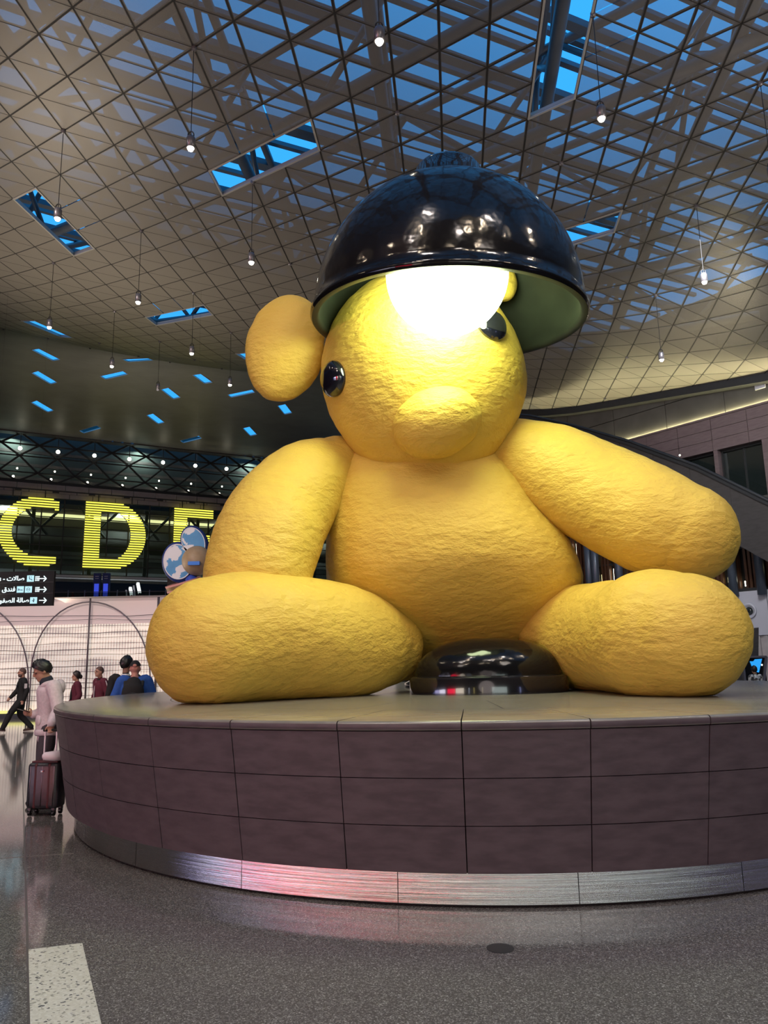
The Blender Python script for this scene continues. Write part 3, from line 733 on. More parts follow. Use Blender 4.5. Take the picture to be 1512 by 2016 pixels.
limb('leg', [(752, 1270, 10.75, 82), (680, 1264, 10.25, 112), (590, 1258, 9.75, 124), (495, 1253, 9.3, 130), (419, 1264, 8.95, 129)], flat=ZT+.004, squash=1.0)
limb('leg', [(1118, 1252, 10.95, 98), (1155, 1252, 10.5, 104), (1200, 1252, 9.9, 106), (1243, 1252, 9.25, 112), (1290, 1250, 8.8, 130), (1345, 1250, 8.45, 125)], flat=ZT+.004)
# soles as stitched pads
HC = PY(832, 739, 10.4); hr = PXR(HC, 200); tilt = Matrix.Rotation(math.radians(-17), 3, 'Y')
hd = displace(MB().ball(HC, (hr*1.0, 1.12, hr*1.06), 110, 70, tilt).build('head', M['plush'], br, True), .03, 1.2, .012, 4.5)
def on_head(x, y, k=1.0):
    d = ray(x, y); o = tilt.transposed() @ (EYE-HC); e = tilt.transposed() @ d; ax = (hr*k, 1.12*k, hr*1.06*k)
    A = sum((e[i]/ax[i])**2 for i in range(3)); Bq = 2*sum(o[i]*e[i]/ax[i]**2 for i in range(3)); Cq = sum((o[i]/ax[i])**2 for i in range(3))-1
    D = max(Bq*Bq-4*A*Cq, 0); t = (-Bq-math.sqrt(D))/(2*A); p = EYE+d*t
    l = tilt.transposed() @ (p-HC); nrm = tilt @ Vector([l[i]/ax[i]**2 for i in range(3)]); return p, nrm.normalized()
p, n = on_head(862, 836)
Rm = Vector((0, 1, 0)).rotation_difference(-n).to_matrix()
mz = displace(MB().ball(p-n*.12, (.60, .50, .46), 64, 40, tilt).build('muzzle', M['nose'], br, True), .015, 2, .01, 6)
pn = p+n*.28+Vector((0, 0, .18)); MB().ball(pn, (.22, .14, .15), 32, 20, tilt).build('nose', M['nose'], br, True)
for x, y, r in ((657, 746, 36), (966, 640, 36)):
    p, n = on_head(x, y); Rm = Vector((0, 0, 1)).rotation_difference(n).to_matrix(); rr = PXR(p, r)
    e = MB().lathe(p-n*.03, [(rr*.98, -.02), (rr, .03), (rr*.97, .075), (rr*.80, .12), (rr*.5, .15), (rr*.02, .16)], 40, Rm).build('eye', M['eye'], br, True)
for x, y, Y, rx, rz_ in ((562, 685, 10.55, 77, 113), (982, 552, 10.45, 34, 48)):
    c = PY(x, y, Y); k = depth(c)/F
    displace(MB().ball(c, (rx*k, .30 if rx > 50 else .2, rz_*k), 56, 40, Matrix.Rotation(math.radians(8 if rx > 50 else -20), 3, 'Y')).build('ear', M['plush'], br, True), .03, 1.4, .012, 5)
# ------------------------------------------------------------------ generic black dome lamp standing behind the bear
SC = PY(882, 628, 9.6); SR = PXR(SC, 267)
lm = thing('floor_lamp', 'giant glossy black dome lamp with a white bulb glowing over the yellow bear', 'lamp', (SC.x, 12.8, ZT))
Rd = Matrix.Rotation(math.radians(5), 3, 'X') @ Matrix.Rotation(math.radians(1.6), 3, 'Y')
outer = [(SR*1.0, -.05), (SR*1.012, -.02), (SR*1.012, .03), (SR*.985, .06)]
for k in range(1, 25):
    t = k/24*math.pi/2; outer.append((max(SR*.985*math.cos(t)**.93, .02), .06+SR*1.0*math.sin(t)))
inner = [(max(r-.06, .015), z-.07) for r, z in outer[4:]][::-1] + [(SR*.955, .0), (SR*.96, -.05)]
autosmooth(MB().lathe(SC, outer, 128, Rd).build('lamp_shade', M['dome'], lm), 60)
# shade outer shell is open below: rebuild without its cap
sh = [o for o in lm.children if o.name.startswith('lamp_shade')][0]
bm = bmesh.new(); bm.from_mesh(sh.data); bm.faces.ensure_lookup_table()
kill = [f for f in bm.faces if len(f.verts) > 4 and abs((f.calc_center_median()+ORG[sh.name]-SC).length) < .5]
bmesh.ops.delete(bm, geom=kill, context='FACES_ONLY'); bm.to_mesh(sh.data); bm.free()
li = MB(); nseg = 128; vs = []
prof = [(SR*1.0, -.05)]+inner[::-1]; prof = [(SR*1.0, -.05), (SR*.96, -.05), (SR*.945, .0)] + [(max(r-.06, .015), z-.07) for r, z in outer[4:]]
for r, z in prof:
    for k in range(nseg):
        t = 2*math.pi*k/nseg; vs.append(SC+Rd @ Vector((r*math.cos(t), r*math.sin(t), z)))
fs = [(i*nseg+(k+1) % nseg, i*nseg+k, (i+1)*nseg+k, (i+1)*nseg+(k+1) % nseg) for i in range(len(prof)-1) for k in range(nseg)]
o = li.add(vs, fs).build('shade_lining', M['dome_in'], sh); o.data.polygons.foreach_set('use_smooth', [True]*len(o.data.polygons))
BC = PY(880, 541, 8.68); bR = PXR(BC, 120)
MB().ball(BC, bR, 64, 40).build('bulb', M['bulb'], lm, True)
MB().tube([BC+Vector((0, .1, bR*.9)), SC+Rd @ Vector((0, -.75, SR*.84))], .16, 20).build('bulb_holder', M['black'], lm, True)
top = SC+Rd @ Vector((0, 0, SR+.05))
MB().lathe(top, [(.52, -.08), (.52, .02), (.46, .05), (.44, .22), (.40, .27), (.05, .28)], 40, Rd).build('finial', M['black'], lm, True)
MB().tube([(SC.x, 12.85, ZT+.1), (SC.x, 12.85, 5.5), (SC.x, 12.75, 7.0), (SC.x, 12.2, 7.85), (SC.x, 11.45, 7.75), (SC.x, 10.95, 7.5)], .09, 16, sub=8).build('pole', M['black'], lm, True)
MB().lathe((SC.x, 12.85, ZT), [(.62, 0), (.62, .06), (.55, .1), (.1, .14)], 40).build('base_plate', M['black'], lm, True)
pb = PZ(977, 1368, ZT); kx = depth(pb)/F
dr = 157*depth((pb.x, pb.y+.6, ZT))/F; DC = Vector((pb.x, pb.y+dr*.62, ZT)); Re = Matrix.Diagonal((1, .62, 1))
ds = thing('dome_base', 'low glossy black domed disc standing on the plinth between the yellow legs', 'lamp base', DC)
MB().lathe(DC, [(dr, .0), (dr, .17), (dr*.985, .205), (dr*.95, .22)], 72, Re).build('rim', M['black'], ds, True)
MB().lathe(DC, [(dr*.95, .215)]+[(dr*.93*math.cos(t)**.8 if t < 1.56 else .02, .225+.47*math.sin(t)) for t in [k/16*math.pi/2 for k in range(17)]], 72, Re).build('dome', M['dome'], ds, True)
for o in list(ds.children): autosmooth(o, 40)
# ------------------------------------------------------------------ neon letters on the facade
def letter(ch, W, v):
    """lit spans (x0, x1) across the letter at height v (0 top .. 1 bottom)"""
    if ch == 'D':
        xo = .42*W+.58*W*math.sqrt(max(0, 1-((v-.5)/.51)**2))
        if v < .14 or v > .86: return [(0, xo)]
        xi = .42*W+.33*W*math.sqrt(max(0, 1-((v-.5)/.37)**2)); return [(0, .25*W), (xi, xo)]
    if ch == 'E':
        if v < .16: return [(0, W)]
        if v > .84: return [(0, W)]
        if .42 < v < .57: return [(0, .92*W)]
        return [(0, .33*W)]
    k = 1-((v-.5)/.505)**2; xl = .66*W-.66*W*math.sqrt(max(0, k))
    ki = 1-((v-.5)/.365)**2
    if ki <= 0: return [(max(xl, 0), W*(1 if .05 < v < .95 else .9))]
    xi = .72*W-.50*W*math.sqrt(ki); r = [(xl, xi)]
    if (v < .2 or v > .83): r.append((.93*W, W)) if v < .2 else None
    return r
OL = .75
for ch, xl, xr in (('C', -4, 113), ('D', 166, 287), ('E', 342, 419)):
    tl, tr_ = fpx(xl, 1050, OL)[0], fpx(xr, 1050, OL)[0]; xm = (xl+xr)/2
    zt = fpx(172, 986, OL)[1]; zb = fpx(166, 1118, OL)[1]; Wd = tr_-tl; Hh = zt-zb
    L = thing('neon_letter', 'large yellow neon tube letter %s hanging on the far glass facade' % ch, 'letter', FC((tl+tr_)/2, zb, OL))
    NR = 27
    for k in range(NR):
        v = (k+.5)/NR; z = zt-v*Hh
        for (x0, x1) in letter(ch, Wd, v):
            if x1-x0 < .1: continue
            b = MB(); fbox(b, tl+x0, tl+x1, z-.075, z+.075, OL-.05, OL+.05); b.build('neon_tube', M['neon'], L)
    b = MB()
    for k in range(NR-1):
        v0, v1 = (k+.5)/NR, (k+1.5)/NR
        s0, s1 = letter(ch, Wd, v0), letter(ch, Wd, v1)
        for e in range(min(len(s0), len(s1))):
            for q in (0, 1):
                b.bar(FC(tl+s0[e][q], zt-v0*Hh, OL-.1), FC(tl+s1[e][q], zt-v1*Hh, OL-.1), .06, .14, FN)
    b.build('letter_frame', M['lamp_body'], L)
    b = MB()
    for f_ in (.2, .75): fbox(b, tl+Wd*f_-.05, tl+Wd*f_+.05, zt-.1, 22.0, OL-.2, OL-.1)
    b.build('hanger', M['dark'], L)
# ------------------------------------------------------------------ lamps on the facade truss
for k in range(7):
    t = ta+k*tp; x, y = 42+k*70, 0
    l = thing('truss_lamp', ['leftmost', 'second from left', 'third from left', 'fourth from left', 'fifth from left', 'sixth from left', 'rightmost'][k]+' of the bright round lamps under the dark roof truss', 'lamp', FC(t, 26.9, .3), 'lamps under the roof truss')
    MB().ball(FC(t, 26.75, .35), .23, 12, 8).build('bulb', M['tiny'], l, True)
    b = MB(); fbox(b, t-.04, t+.04, 26.9, 28.6, .3, .4); b.build('stem', M['dark'], l)
for k in range(7):
    for z, r in ((24.7, .11), (23.7, .14)):
        t = ta+k*tp-(0.1 if z > 24 else .45)
        l = MB().ball(FC(t, z, -1.2), r, 8, 6).build('reflected_lamp', M['tiny'], None, True)  # smaller lamps in two lower rows
        tag(l, '%s small lamp glimpsed behind the truss glazing, %s row' % (['first', 'second', 'third', 'fourth', 'fifth', 'sixth', 'seventh'][k]+' from left', 'upper' if z > 24 else 'lower'), 'lamp', 'small lamps behind the truss glazing')
# ------------------------------------------------------------------ pendant lamps from the roof nodes
nodes = {}
PL = [(0, 0), (1, 0), (1, 1), (2, 1), (1, 2), (2, 2), (1, 3), (-1, 0), (-2, 1), (-3, 2), (-3, 3), (0, 1), (-3, 4), (2, 3)]
PLAB = ['hanging lamp with lit bulb over the long open skylight left of the black dome', 'hanging lamp with lit bulb in front of the left open skylight', 'hanging lamp in the left middle of the ceiling, lit and unobstructed', 'lit hanging lamp before the blue skylight at the left picture edge',
        'lit hanging lamp just left of the yellow ear', 'lit hanging lamp low at the left beneath the ceiling fold', 'small lit hanging lamp beside the bear shoulder at left', 'lit hanging lamp highest in the photo, above the black dome', 'lit hanging lamp right of the tall skylight at upper right',
        'lit hanging lamp cut by the right picture edge', 'lit hanging lamp right of the black dome', 'lit hanging lamp left of the black dome at its rim height', 'small lit hanging lamp above the stone wall at right', 'unlit-looking pale small hanging lamp at far left']
for (i, j), lab in zip(PL, PLAB):
    p = LP(4*i, 4*j); ln = 2.05; c = p-Vector((0, 0, ln))
    t = thing('pendant_lamp', lab, 'pendant lamp', c-Vector((0, 0, .35)), 'pendant lamps under the ceiling')
    MB().tube([p, c], .008, 6).build('cable', M['wire'], t)
    MB().tube([c+Vector((-.05, 0, -.02)), c+Vector((-.055, 0, .08)), c+Vector((0, 0, .13)), c+Vector((.055, 0, .08)), c+Vector((.05, 0, -.02))], .012, 6, sub=3).build('bracket', M['wire'], t)
    MB().lathe(c-Vector((0, 0, .24)), [(.075, .0), (.088, .0), (.088, .21), (.07, .25), (.02, .26)], 18).build('housing', M['lamp_body'], t, True)
    MB().lathe(c-Vector((0, 0, .30)), [(.02, .0), (.048, .012), (.066, .05), (.072, .08)], 18).build('lens', M['lamp_lens'] if lab[:5] != 'unlit' else M['whitepanel'], t, True)
# ------------------------------------------------------------------ backlit screen wall (left background)
YW = 28.0
def SW(x, y, o=0): return PY(x, y, YW-o)
zt = SW(60, 1179).z
sw = struct('wall_screen', (-11, YW, 0))
MB().box((-11.2, YW+.3, zt/2+.1), (23, .5, zt-.2)).build('screen_panel', M['screen_wall'], sw) if False else None
zs = zt-.95
MB().box((-11.2, YW+.3, zs/2+.1), (23, .5, zs-.2)).build('screen_panel', M['screen_wall'], sw)
MB().box((-11.2, YW+.3, (zs+zt)/2), (23, .5, zt-zs)).build('screen_panel', M['screen_top'], sw)
MB().box((-11.2, YW+.1, .06), (23, .2, .12)).build('skirting', M['dark'], sw)
MB().box((-11.2, YW+.02, .21), (23, .08, .10)).build('light_strip', M['yellowstrip'], sw)
b = MB(); b.box((-11.2, YW+.1, zt), (23, .5, .05)); b.build('top_edge', M['palepanel'], sw)
z = .55; k = 0
while z < zt-.55:
    pts = [Vector((-22.5+q*1.1, YW-.03, z+.025*math.sin(q*.9+k*1.7)+.02*math.sin(q*2.3+k))) for q in range(21)]
    MB().tube(pts, .008 if k % 3 else .012, 5).build('rib', M['rib'], sw); z += .20+.04*math.sin(k*2.1); k += 1
for cx, rx in ((178, 118), (-62, 118)):
    pts = []
    for q in range(25):
        t = math.pi*q/24; y = 1345-160*math.sin(t)**.9; x = cx-rx*math.cos(t)
        pts.append(SW(x, y, .1))
    pts = [Vector((pts[0].x, pts[0].y, .1))]+pts+[Vector((pts[-1].x, pts[-1].y, .1))]
    MB().tube(pts, .026, 8).build('arch', M['rib'], sw, True)
p = SW(178, 1180, .1); MB().tube([(p.x, p.y, .1), (p.x, p.y, p.z+.05)], .034, 8).build('pole', M['rib'], sw, True)
p = SW(310, 1240, .1); MB().tube([(p.x, p.y, .1), (p.x, p.y, zt)], .045, 8).build('pole', M['rib'], sw, True)
# ------------------------------------------------------------------ wayfinding sign
YS = 24.0
def SG(x, y, o=0): return PY(x, y, YS-o)
tl_, br_ = SG(-66, 1127), SG(103, 1192)
sg = thing('direction_sign', 'black hanging direction sign with white arrows and Arabic lettering', 'sign', ((tl_.x+br_.x)/2, YS, br_.z))
MB().box(((tl_.x+br_.x)/2, YS+.06, (tl_.z+br_.z)/2), (br_.x-tl_.x, .12, tl_.z-br_.z)).build('panel', M['sign'], sg)
for x in (-30, 60):
    p = SG(x, 1127); q = Vector((p.x, YS+.06, 14.2)); MB().tube([(p.x, YS+.06, p.z), q], .0015, 6).build('suspension_wire', M['wire'], sg)
for y in (1149, 1171):
    p = SG(-66, y); MB().box(((tl_.x+br_.x)/2, YS-.004, p.z), (br_.x-tl_.x, .01, .012)).build('row_divider', M['dark'], sg)
def text(s, right, hgt, m_, parent, name='lettering', align='RIGHT'):
    cu = bpy.data.curves.new(name, 'FONT'); cu.body = s; cu.size = hgt; cu.align_x = align; cu.extrude = .004; cu.offset = hgt*.022
    o = bpy.data.objects.new(name, cu); COL.objects.link(o)
    bpy.context.view_layer.update(); me = bpy.data.meshes.new_from_object(o.evaluated_get(bpy.context.evaluated_depsgraph_get()))
    bpy.data.objects.remove(o); me.transform(Matrix.Translation(right) @ Matrix.Rotation(math.pi/2, 4, 'X'))
    return link(name, me, parent, [m_])
u = depth(SG(50, 1160))/F            # metres per pixel at the sign
rows = [(1139, 'es - \uFE95\uFEFB\uFE8E\uFEBB', (60,), 69, 1), (1160.5, '\uFEED \uFED5\uFEAA\uFEE8\uFED3', (56, 40), 68, 1), (1182, '\uFE93\uFEEE\uFED4\uFEBC\uFEDF\uFE8D \uFE94\uFEDF\uFE8E\uFEBB', (66,), 0, 0)]
for y, s, icons, gx, esc in rows:
    a = SG(75, y, .03); b_ = SG(91, y, .03)
    if not esc: a.x += 2*u
    m_ = MB(); m_.bar(a, b_, .01, 1.7*u, (0, 0, 1)); 
    for sgn in (1, -1): m_.bar(b_+Vector((.2*u, 0, 0)), b_+Vector((-5.0*u, 0, sgn*5.2*u)), .01, 1.7*u, (0, 0, 1))
    m_.build('arrow', M['signtext'], sg)
    for ix in icons:
        c = SG(ix, y, .02); m_ = MB(); m_.box(c, (13.5*u, .012, 12.5*u)); m_.build('icon_plate', M['signicon'], sg)
        m_ = MB(); c = c+Vector((0, -.01, 0))
        if esc and len(icons) == 1:
            m_.ball(c+Vector((-2*u, 0, 3.2*u)), (1.2*u, .006, 1.2*u), 10, 6); m_.bar(c+Vector((-2*u, 0, 1.5*u)), c+Vector((-1*u, 0, -1.5*u)), .008, 1.6*u); m_.bar(c+Vector((-1*u, 0, -1.5*u)), c+Vector((3*u, 0, -1.5*u)), .008, 1.3*u); m_.bar(c+Vector((3*u, 0, -1.5*u)), c+Vector((3.5*u, 0, -4*u)), .008, 1.2*u); m_.bar(c+Vector((1*u, 0, 3*u)), c+Vector((3*u, 0, 3*u)), .008, 1*u)
        elif not esc:
            m_.ball(c+Vector((.5*u, 0, 2.6*u)), (1.3*u, .006, 1.3*u), 10, 6); m_.bar(c+Vector((.4*u, 0, 1*u)), c+Vector((.4*u, 0, -3.5*u)), .008, 2.2*u, (1, 0, 0)); m_.bar(c+Vector((-3*u, 0, -1*u)), c+Vector((3*u, 0, 1*u)), .008, .9*u)
        elif ix == 40:
            m_.bar(c+Vector((-4*u, 0, -1*u)), c+Vector((4*u, 0, -1*u)), .008, 1.2*u); m_.bar(c+Vector((-4*u, 0, 2*u)), c+Vector((-4*u, 0, -2.8*u)), .008, .8*u, (1, 0, 0)); m_.bar(c+Vector((4*u, 0, 0)), c+Vector((4*u, 0, -2.8*u)), .008, .8*u, (1, 0, 0)); m_.ball(c+Vector((-2.3*u, 0, .6*u)), (1*u, .006, 1*u), 8, 6)
        else:
            m_.lathe(c, [(3.6*u, -.004), (3.6*u, .004), (2.9*u, .004), (2.9*u, -.004)], 20, Matrix.Rotation(math.pi/2, 3, 'X'), closed=True); m_.bar(c+Vector((-2.2*u, 0, 0)), c+Vector((2.2*u, 0, 0)), .008, .9*u)
        m_.build('icon_figure', M['glyph'], sg)
    if gx:
        c = SG(73.5, y, .02); m_ = MB()
        for k in (-1, 0, 1): m_.bar(c+Vector((k*3*u, 0, -5*u)), c+Vector((k*3*u, 0, 5*u)), .01, 1.0*u, (1, 0, 0))
        for k in (-1, 0, 1): m_.bar(c+Vector((-4.4*u, 0, (k*3.4-.5)*u)), c+Vector((4.4*u, 0, (k*3.4+.5)*u)), .01, .8*u)
        m_.build('lift_icon', M['signtext'], sg)
    tx = {0: 48, 1: 30, 2: 57}[rows.index((y, s, icons, gx, esc))]
    text(s, SG(tx, y+3.6, .03), 12.6*u, M['signtext'], sg)
# ------------------------------------------------------------------ upper-level things
p = UL(176, 0, 2.5); u6 = depth(p)/F
for x, lab in ((167, 'blue banner pylon on the upper level, left one of the pair'), (185, 'blue banner pylon on the upper level, right one of the pair')):
    q = UL(x, 0, 2.5); t = thing('banner_pylon', lab, 'banner', q, 'blue banners on the upper level')
    MB().box(q+Vector((0, 0, 1.45)), (14*u6, .25, 2.9)).build('board', mat('banner_blue', (.012, .03, .16), .5), t)
    MB().box(q+Vector((0, -.14, 1.35)), (9*u6, .02, 1.3)).build('lit_panel', emit('banner_lit', (.06, .10, .85), .75), t)
    for k in range(2): MB().box(q+Vector((0, -.14, 2.45+k*.18)), (7*u6, .02, .05)).build('text_line', M['whitepanel'], t)
for x, y0, y1, dx, lab in ((240, 1149, 1168, 10, 'white lit sloping escalator strip on the upper level, taller one'), (225, 1158, 1172, 9, 'white lit sloping escalator strip on the upper level, shorter one')):
    a = UL(x, 0, 3.5); a.z = PY(x, y0, a.y).z; c = UL(x+dx, 0, 2.8); c.z = PY(x+dx, y1, c.y).z
    t = thing('light_strip', lab, 'light', UL(x, 0, 3.2), 'sloping light strips on the upper level')
    MB().bar(a, c, .22, .22).build('tube', emit('white_strip', (.95, 1, 1), 1.3), t)
    MB().bar(a-Vector((.35, 0, .2)), c-Vector((.35, 0, .6)), .12, .12).build('rail', M['whitepanel'], t)
    MB().bar(c, Vector((c.x, c.y, zU)), .14, .14).build('post', M['dark'], t)
q = UL(308, 0, 4); t = thing('brick_column', 'tan tiled column on the upper level behind the balustrade', 'column', q)
MB().box(q+Vector((0, 0, 2.4)), (.75, .75, 4.8)).build('shaft', grainy('tan_tile', (.12, .085, .065), (.17, .125, .10), 6, .6), t)
MB().box(q+Vector((0, 0, 3.1)), (.9, .9, .5)).build('collar', M['dark'], t)
for x, lab in ((128, 'red blurred jacket at the upper balustrade beside the sign'), (152, 'red blurred jacket at the upper balustrade beside the banner pylons')):
    q = UL(x, 0, 1.6); t = thing('person', 'person in red jacket seated at the upper balustrade, '+('nearer the black sign' if x < 140 else 'nearer the blue banners'), 'person', q, 'visitors on the upper level')
    MB().tube([q+Vector((0, 0, .3)), q+Vector((0, 0, .65)), q+Vector((.02, 0, .95))], [.26, .27, .12], 12, sub=4, round_ends=3).build('jacket', M['red'], t, True)
    MB().ball(q+Vector((.03, -.02, 1.14)), (.1, .12, .14), 12, 8).build('head', M['skin2'], t, True)
    MB().tube([q+Vector((.1, -.1, .35)), q+Vector((.45, -.15, .42)), q+Vector((.5, -.2, .13))], .11, 8, sub=3).build('leg', M['whitepanel'], t, True)
# ------------------------------------------------------------------ plain hanging decoration of two discs, a ball and a hoop
YD = 25.0
def DP(x, y, o=0): return PY(x, y, YD-o)
k = depth(DP(370, 1110))/F
skyb = NT('disc_sky'); v = skyb.co('Object'); nz = skyb.n('ShaderNodeTexNoise', Scale=2.2, Detail=6.0); skyb.l(v, nz.inputs['Vector'])
skyb.l(skyb.ramp(nz.outputs['Fac'], [(.0, (.03, .18, .42)), (.53, (.06, .28, .55)), (.55, (.72, .72, .75)), (1, (.76, .76, .79))]), skyb.b.inputs['Base Color']); M['disc_sky'] = skyb.m
M['disc_edge'] = mat('disc_edge', (.012, .03, .16), .5); M['tan'] = grainy('tan_ball', (.33, .23, .13), (.38, .27, .16), 5, .5); M['white'] = mat('white_paint', (.7, .7, .73), .5)
dc = thing('hanging_decoration', 'blue and white discs with a tan ball and hoop beside the bear elbow', 'decoration', DP(372, 1175))
for x, y, rx, ry, ang, yaw in ((353, 1107, 33, 41, -12, .35), (383, 1069, 26, 36, -22, .5)):
    c = DP(x, y); Rm = Matrix.Rotation(math.radians(ang), 3, 'Y') @ Matrix.Rotation(math.pi/2, 3, 'X'); Sc = Matrix.Diagonal((rx*k, ry*k, 1))
    e = MB().lathe(c, [(1, -.10), (1.0, .06), (.96, .12), (.84, .14)], 40, Rm @ Sc).build('disc_rim', M['disc_edge'], dc, True)
    MB().lathe(c, [(.86, .10), (.86, .18), (.81, .18), (.81, .10)], 40, Rm @ Sc, closed=True).build('white_ring', M['white'], dc)
    MB().lathe(c, [(.81, .12), (.81, .17), (.02, .17)], 40, Rm @ Sc).build('painted_face', M['disc_sky'], dc)
MB().ball(DP(388, 1104, .35), 29*k, 28, 18).build('ball', M['tan'], dc, True)
MB().tube([DP(372, 1136, .3), DP(382, 1152, .3), DP(376, 1185, .3)], [9*k, 15*k, 24*k], 20, sub=4).build('drape', mat('drape_blue', (.02, .06, .42), .6), dc, True)
MB().box(DP(382, 1109, .82), (22*k, .1, 7*k)).build('band', mat('band_blue', (.03, .22, .75), .3), dc)
Rh = Matrix.Rotation(math.radians(-16), 3, 'Y') @ Matrix.Rotation(math.radians(12), 3, 'X')
MB().lathe(DP(362, 1151, .2), [(34*k, -5*k), (34*k, 5*k), (32.5*k, 5*k), (32.5*k, -5*k)], 40, Rh, closed=True).build('hoop', mat('hoop_gold', (.34, .22, .10), .4, .3), dc)
for dz in (-5, 5): MB().lathe(DP(362, 1151, .2)+Rh @ Vector((0, 0, dz*k)), [(34.6*k, -.03), (34.6*k, .03), (33.6*k, .03), (33.6*k, -.03)], 40, Rh, closed=True).build('hoop_edge', mat('hoop_pink', (.75, .35, .30), .5), dc)
p = DP(383, 1040); MB().tube([p, (p.x, p.y, roofz(p.x, p.y))], .0015, 5).build('suspension_wire', M['wire'], dc)
# ------------------------------------------------------------------ display kiosk behind the right foot
YK = 24.0
def KP(x, y, o=0): return PY(x, y, YK-o)
k = depth(KP(1490, 1310))/F
ki = thing('display_kiosk', 'grey framed display screen with a blue map behind the right yellow foot', 'screen', (KP(1490, 1310).x, YK, 0))
zb, zt_ = KP(1490, 1348).z, KP(1490, 1293).z; xa, xb = KP(1462, 1310).x, KP(1509, 1310).x; cx = (xa+xb)/2
MB().box((cx, YK, (zb+zt_)/2), (xb-xa-.1, .06, zt_-zb)).build('screen_glass', M['phone'], ki)
b = MB(); b.box((cx, YK-.02, zt_), (xb-xa, .12, .06)); b.bar((xb, YK-.02, zt_), (xb-.18, YK-.02, zb), .07, .12, (0, 1, 0)); b.box((xa, YK-.02, (zb+zt_)/2), (.06, .12, zt_-zb)); b.build('frame', M['lamp_body'], ki)
MB().prism([KP(1476, 1302, .05), KP(1483, 1302, .05), KP(1486, 1298, .05), KP(1500, 1297, .05), KP(1494, 1324, .05), KP(1486, 1322, .05), KP(1480, 1312, .05)], (0, -.01, 0)).build('map_shape', emit('map_blue', (.03, .38, .95), 1.0), ki)
MB().ball(KP(1500, 1309, .05), (.03, .01, .03), 10, 6).build('marker', M['signtext'], ki)
MB().box((cx, YK+.1, zb/2), (.5, .25, zb)).build('stand', M['dark'], ki)
b = MB(); b.prism([KP(1490, 1271), KP(1530, 1232), KP(1530, 1345), KP(1480, 1345)], (0, .3, 0))
for v_ in range(len(b.v)): x, y, z = b.v[v_]; b.v[v_] = (x+.0, y+1.2, z)
o = b.build('sloped_soffit', M['ramp'], None); tag(o, 'dark sloping panel rising to the right edge behind the display screen', 'panel')
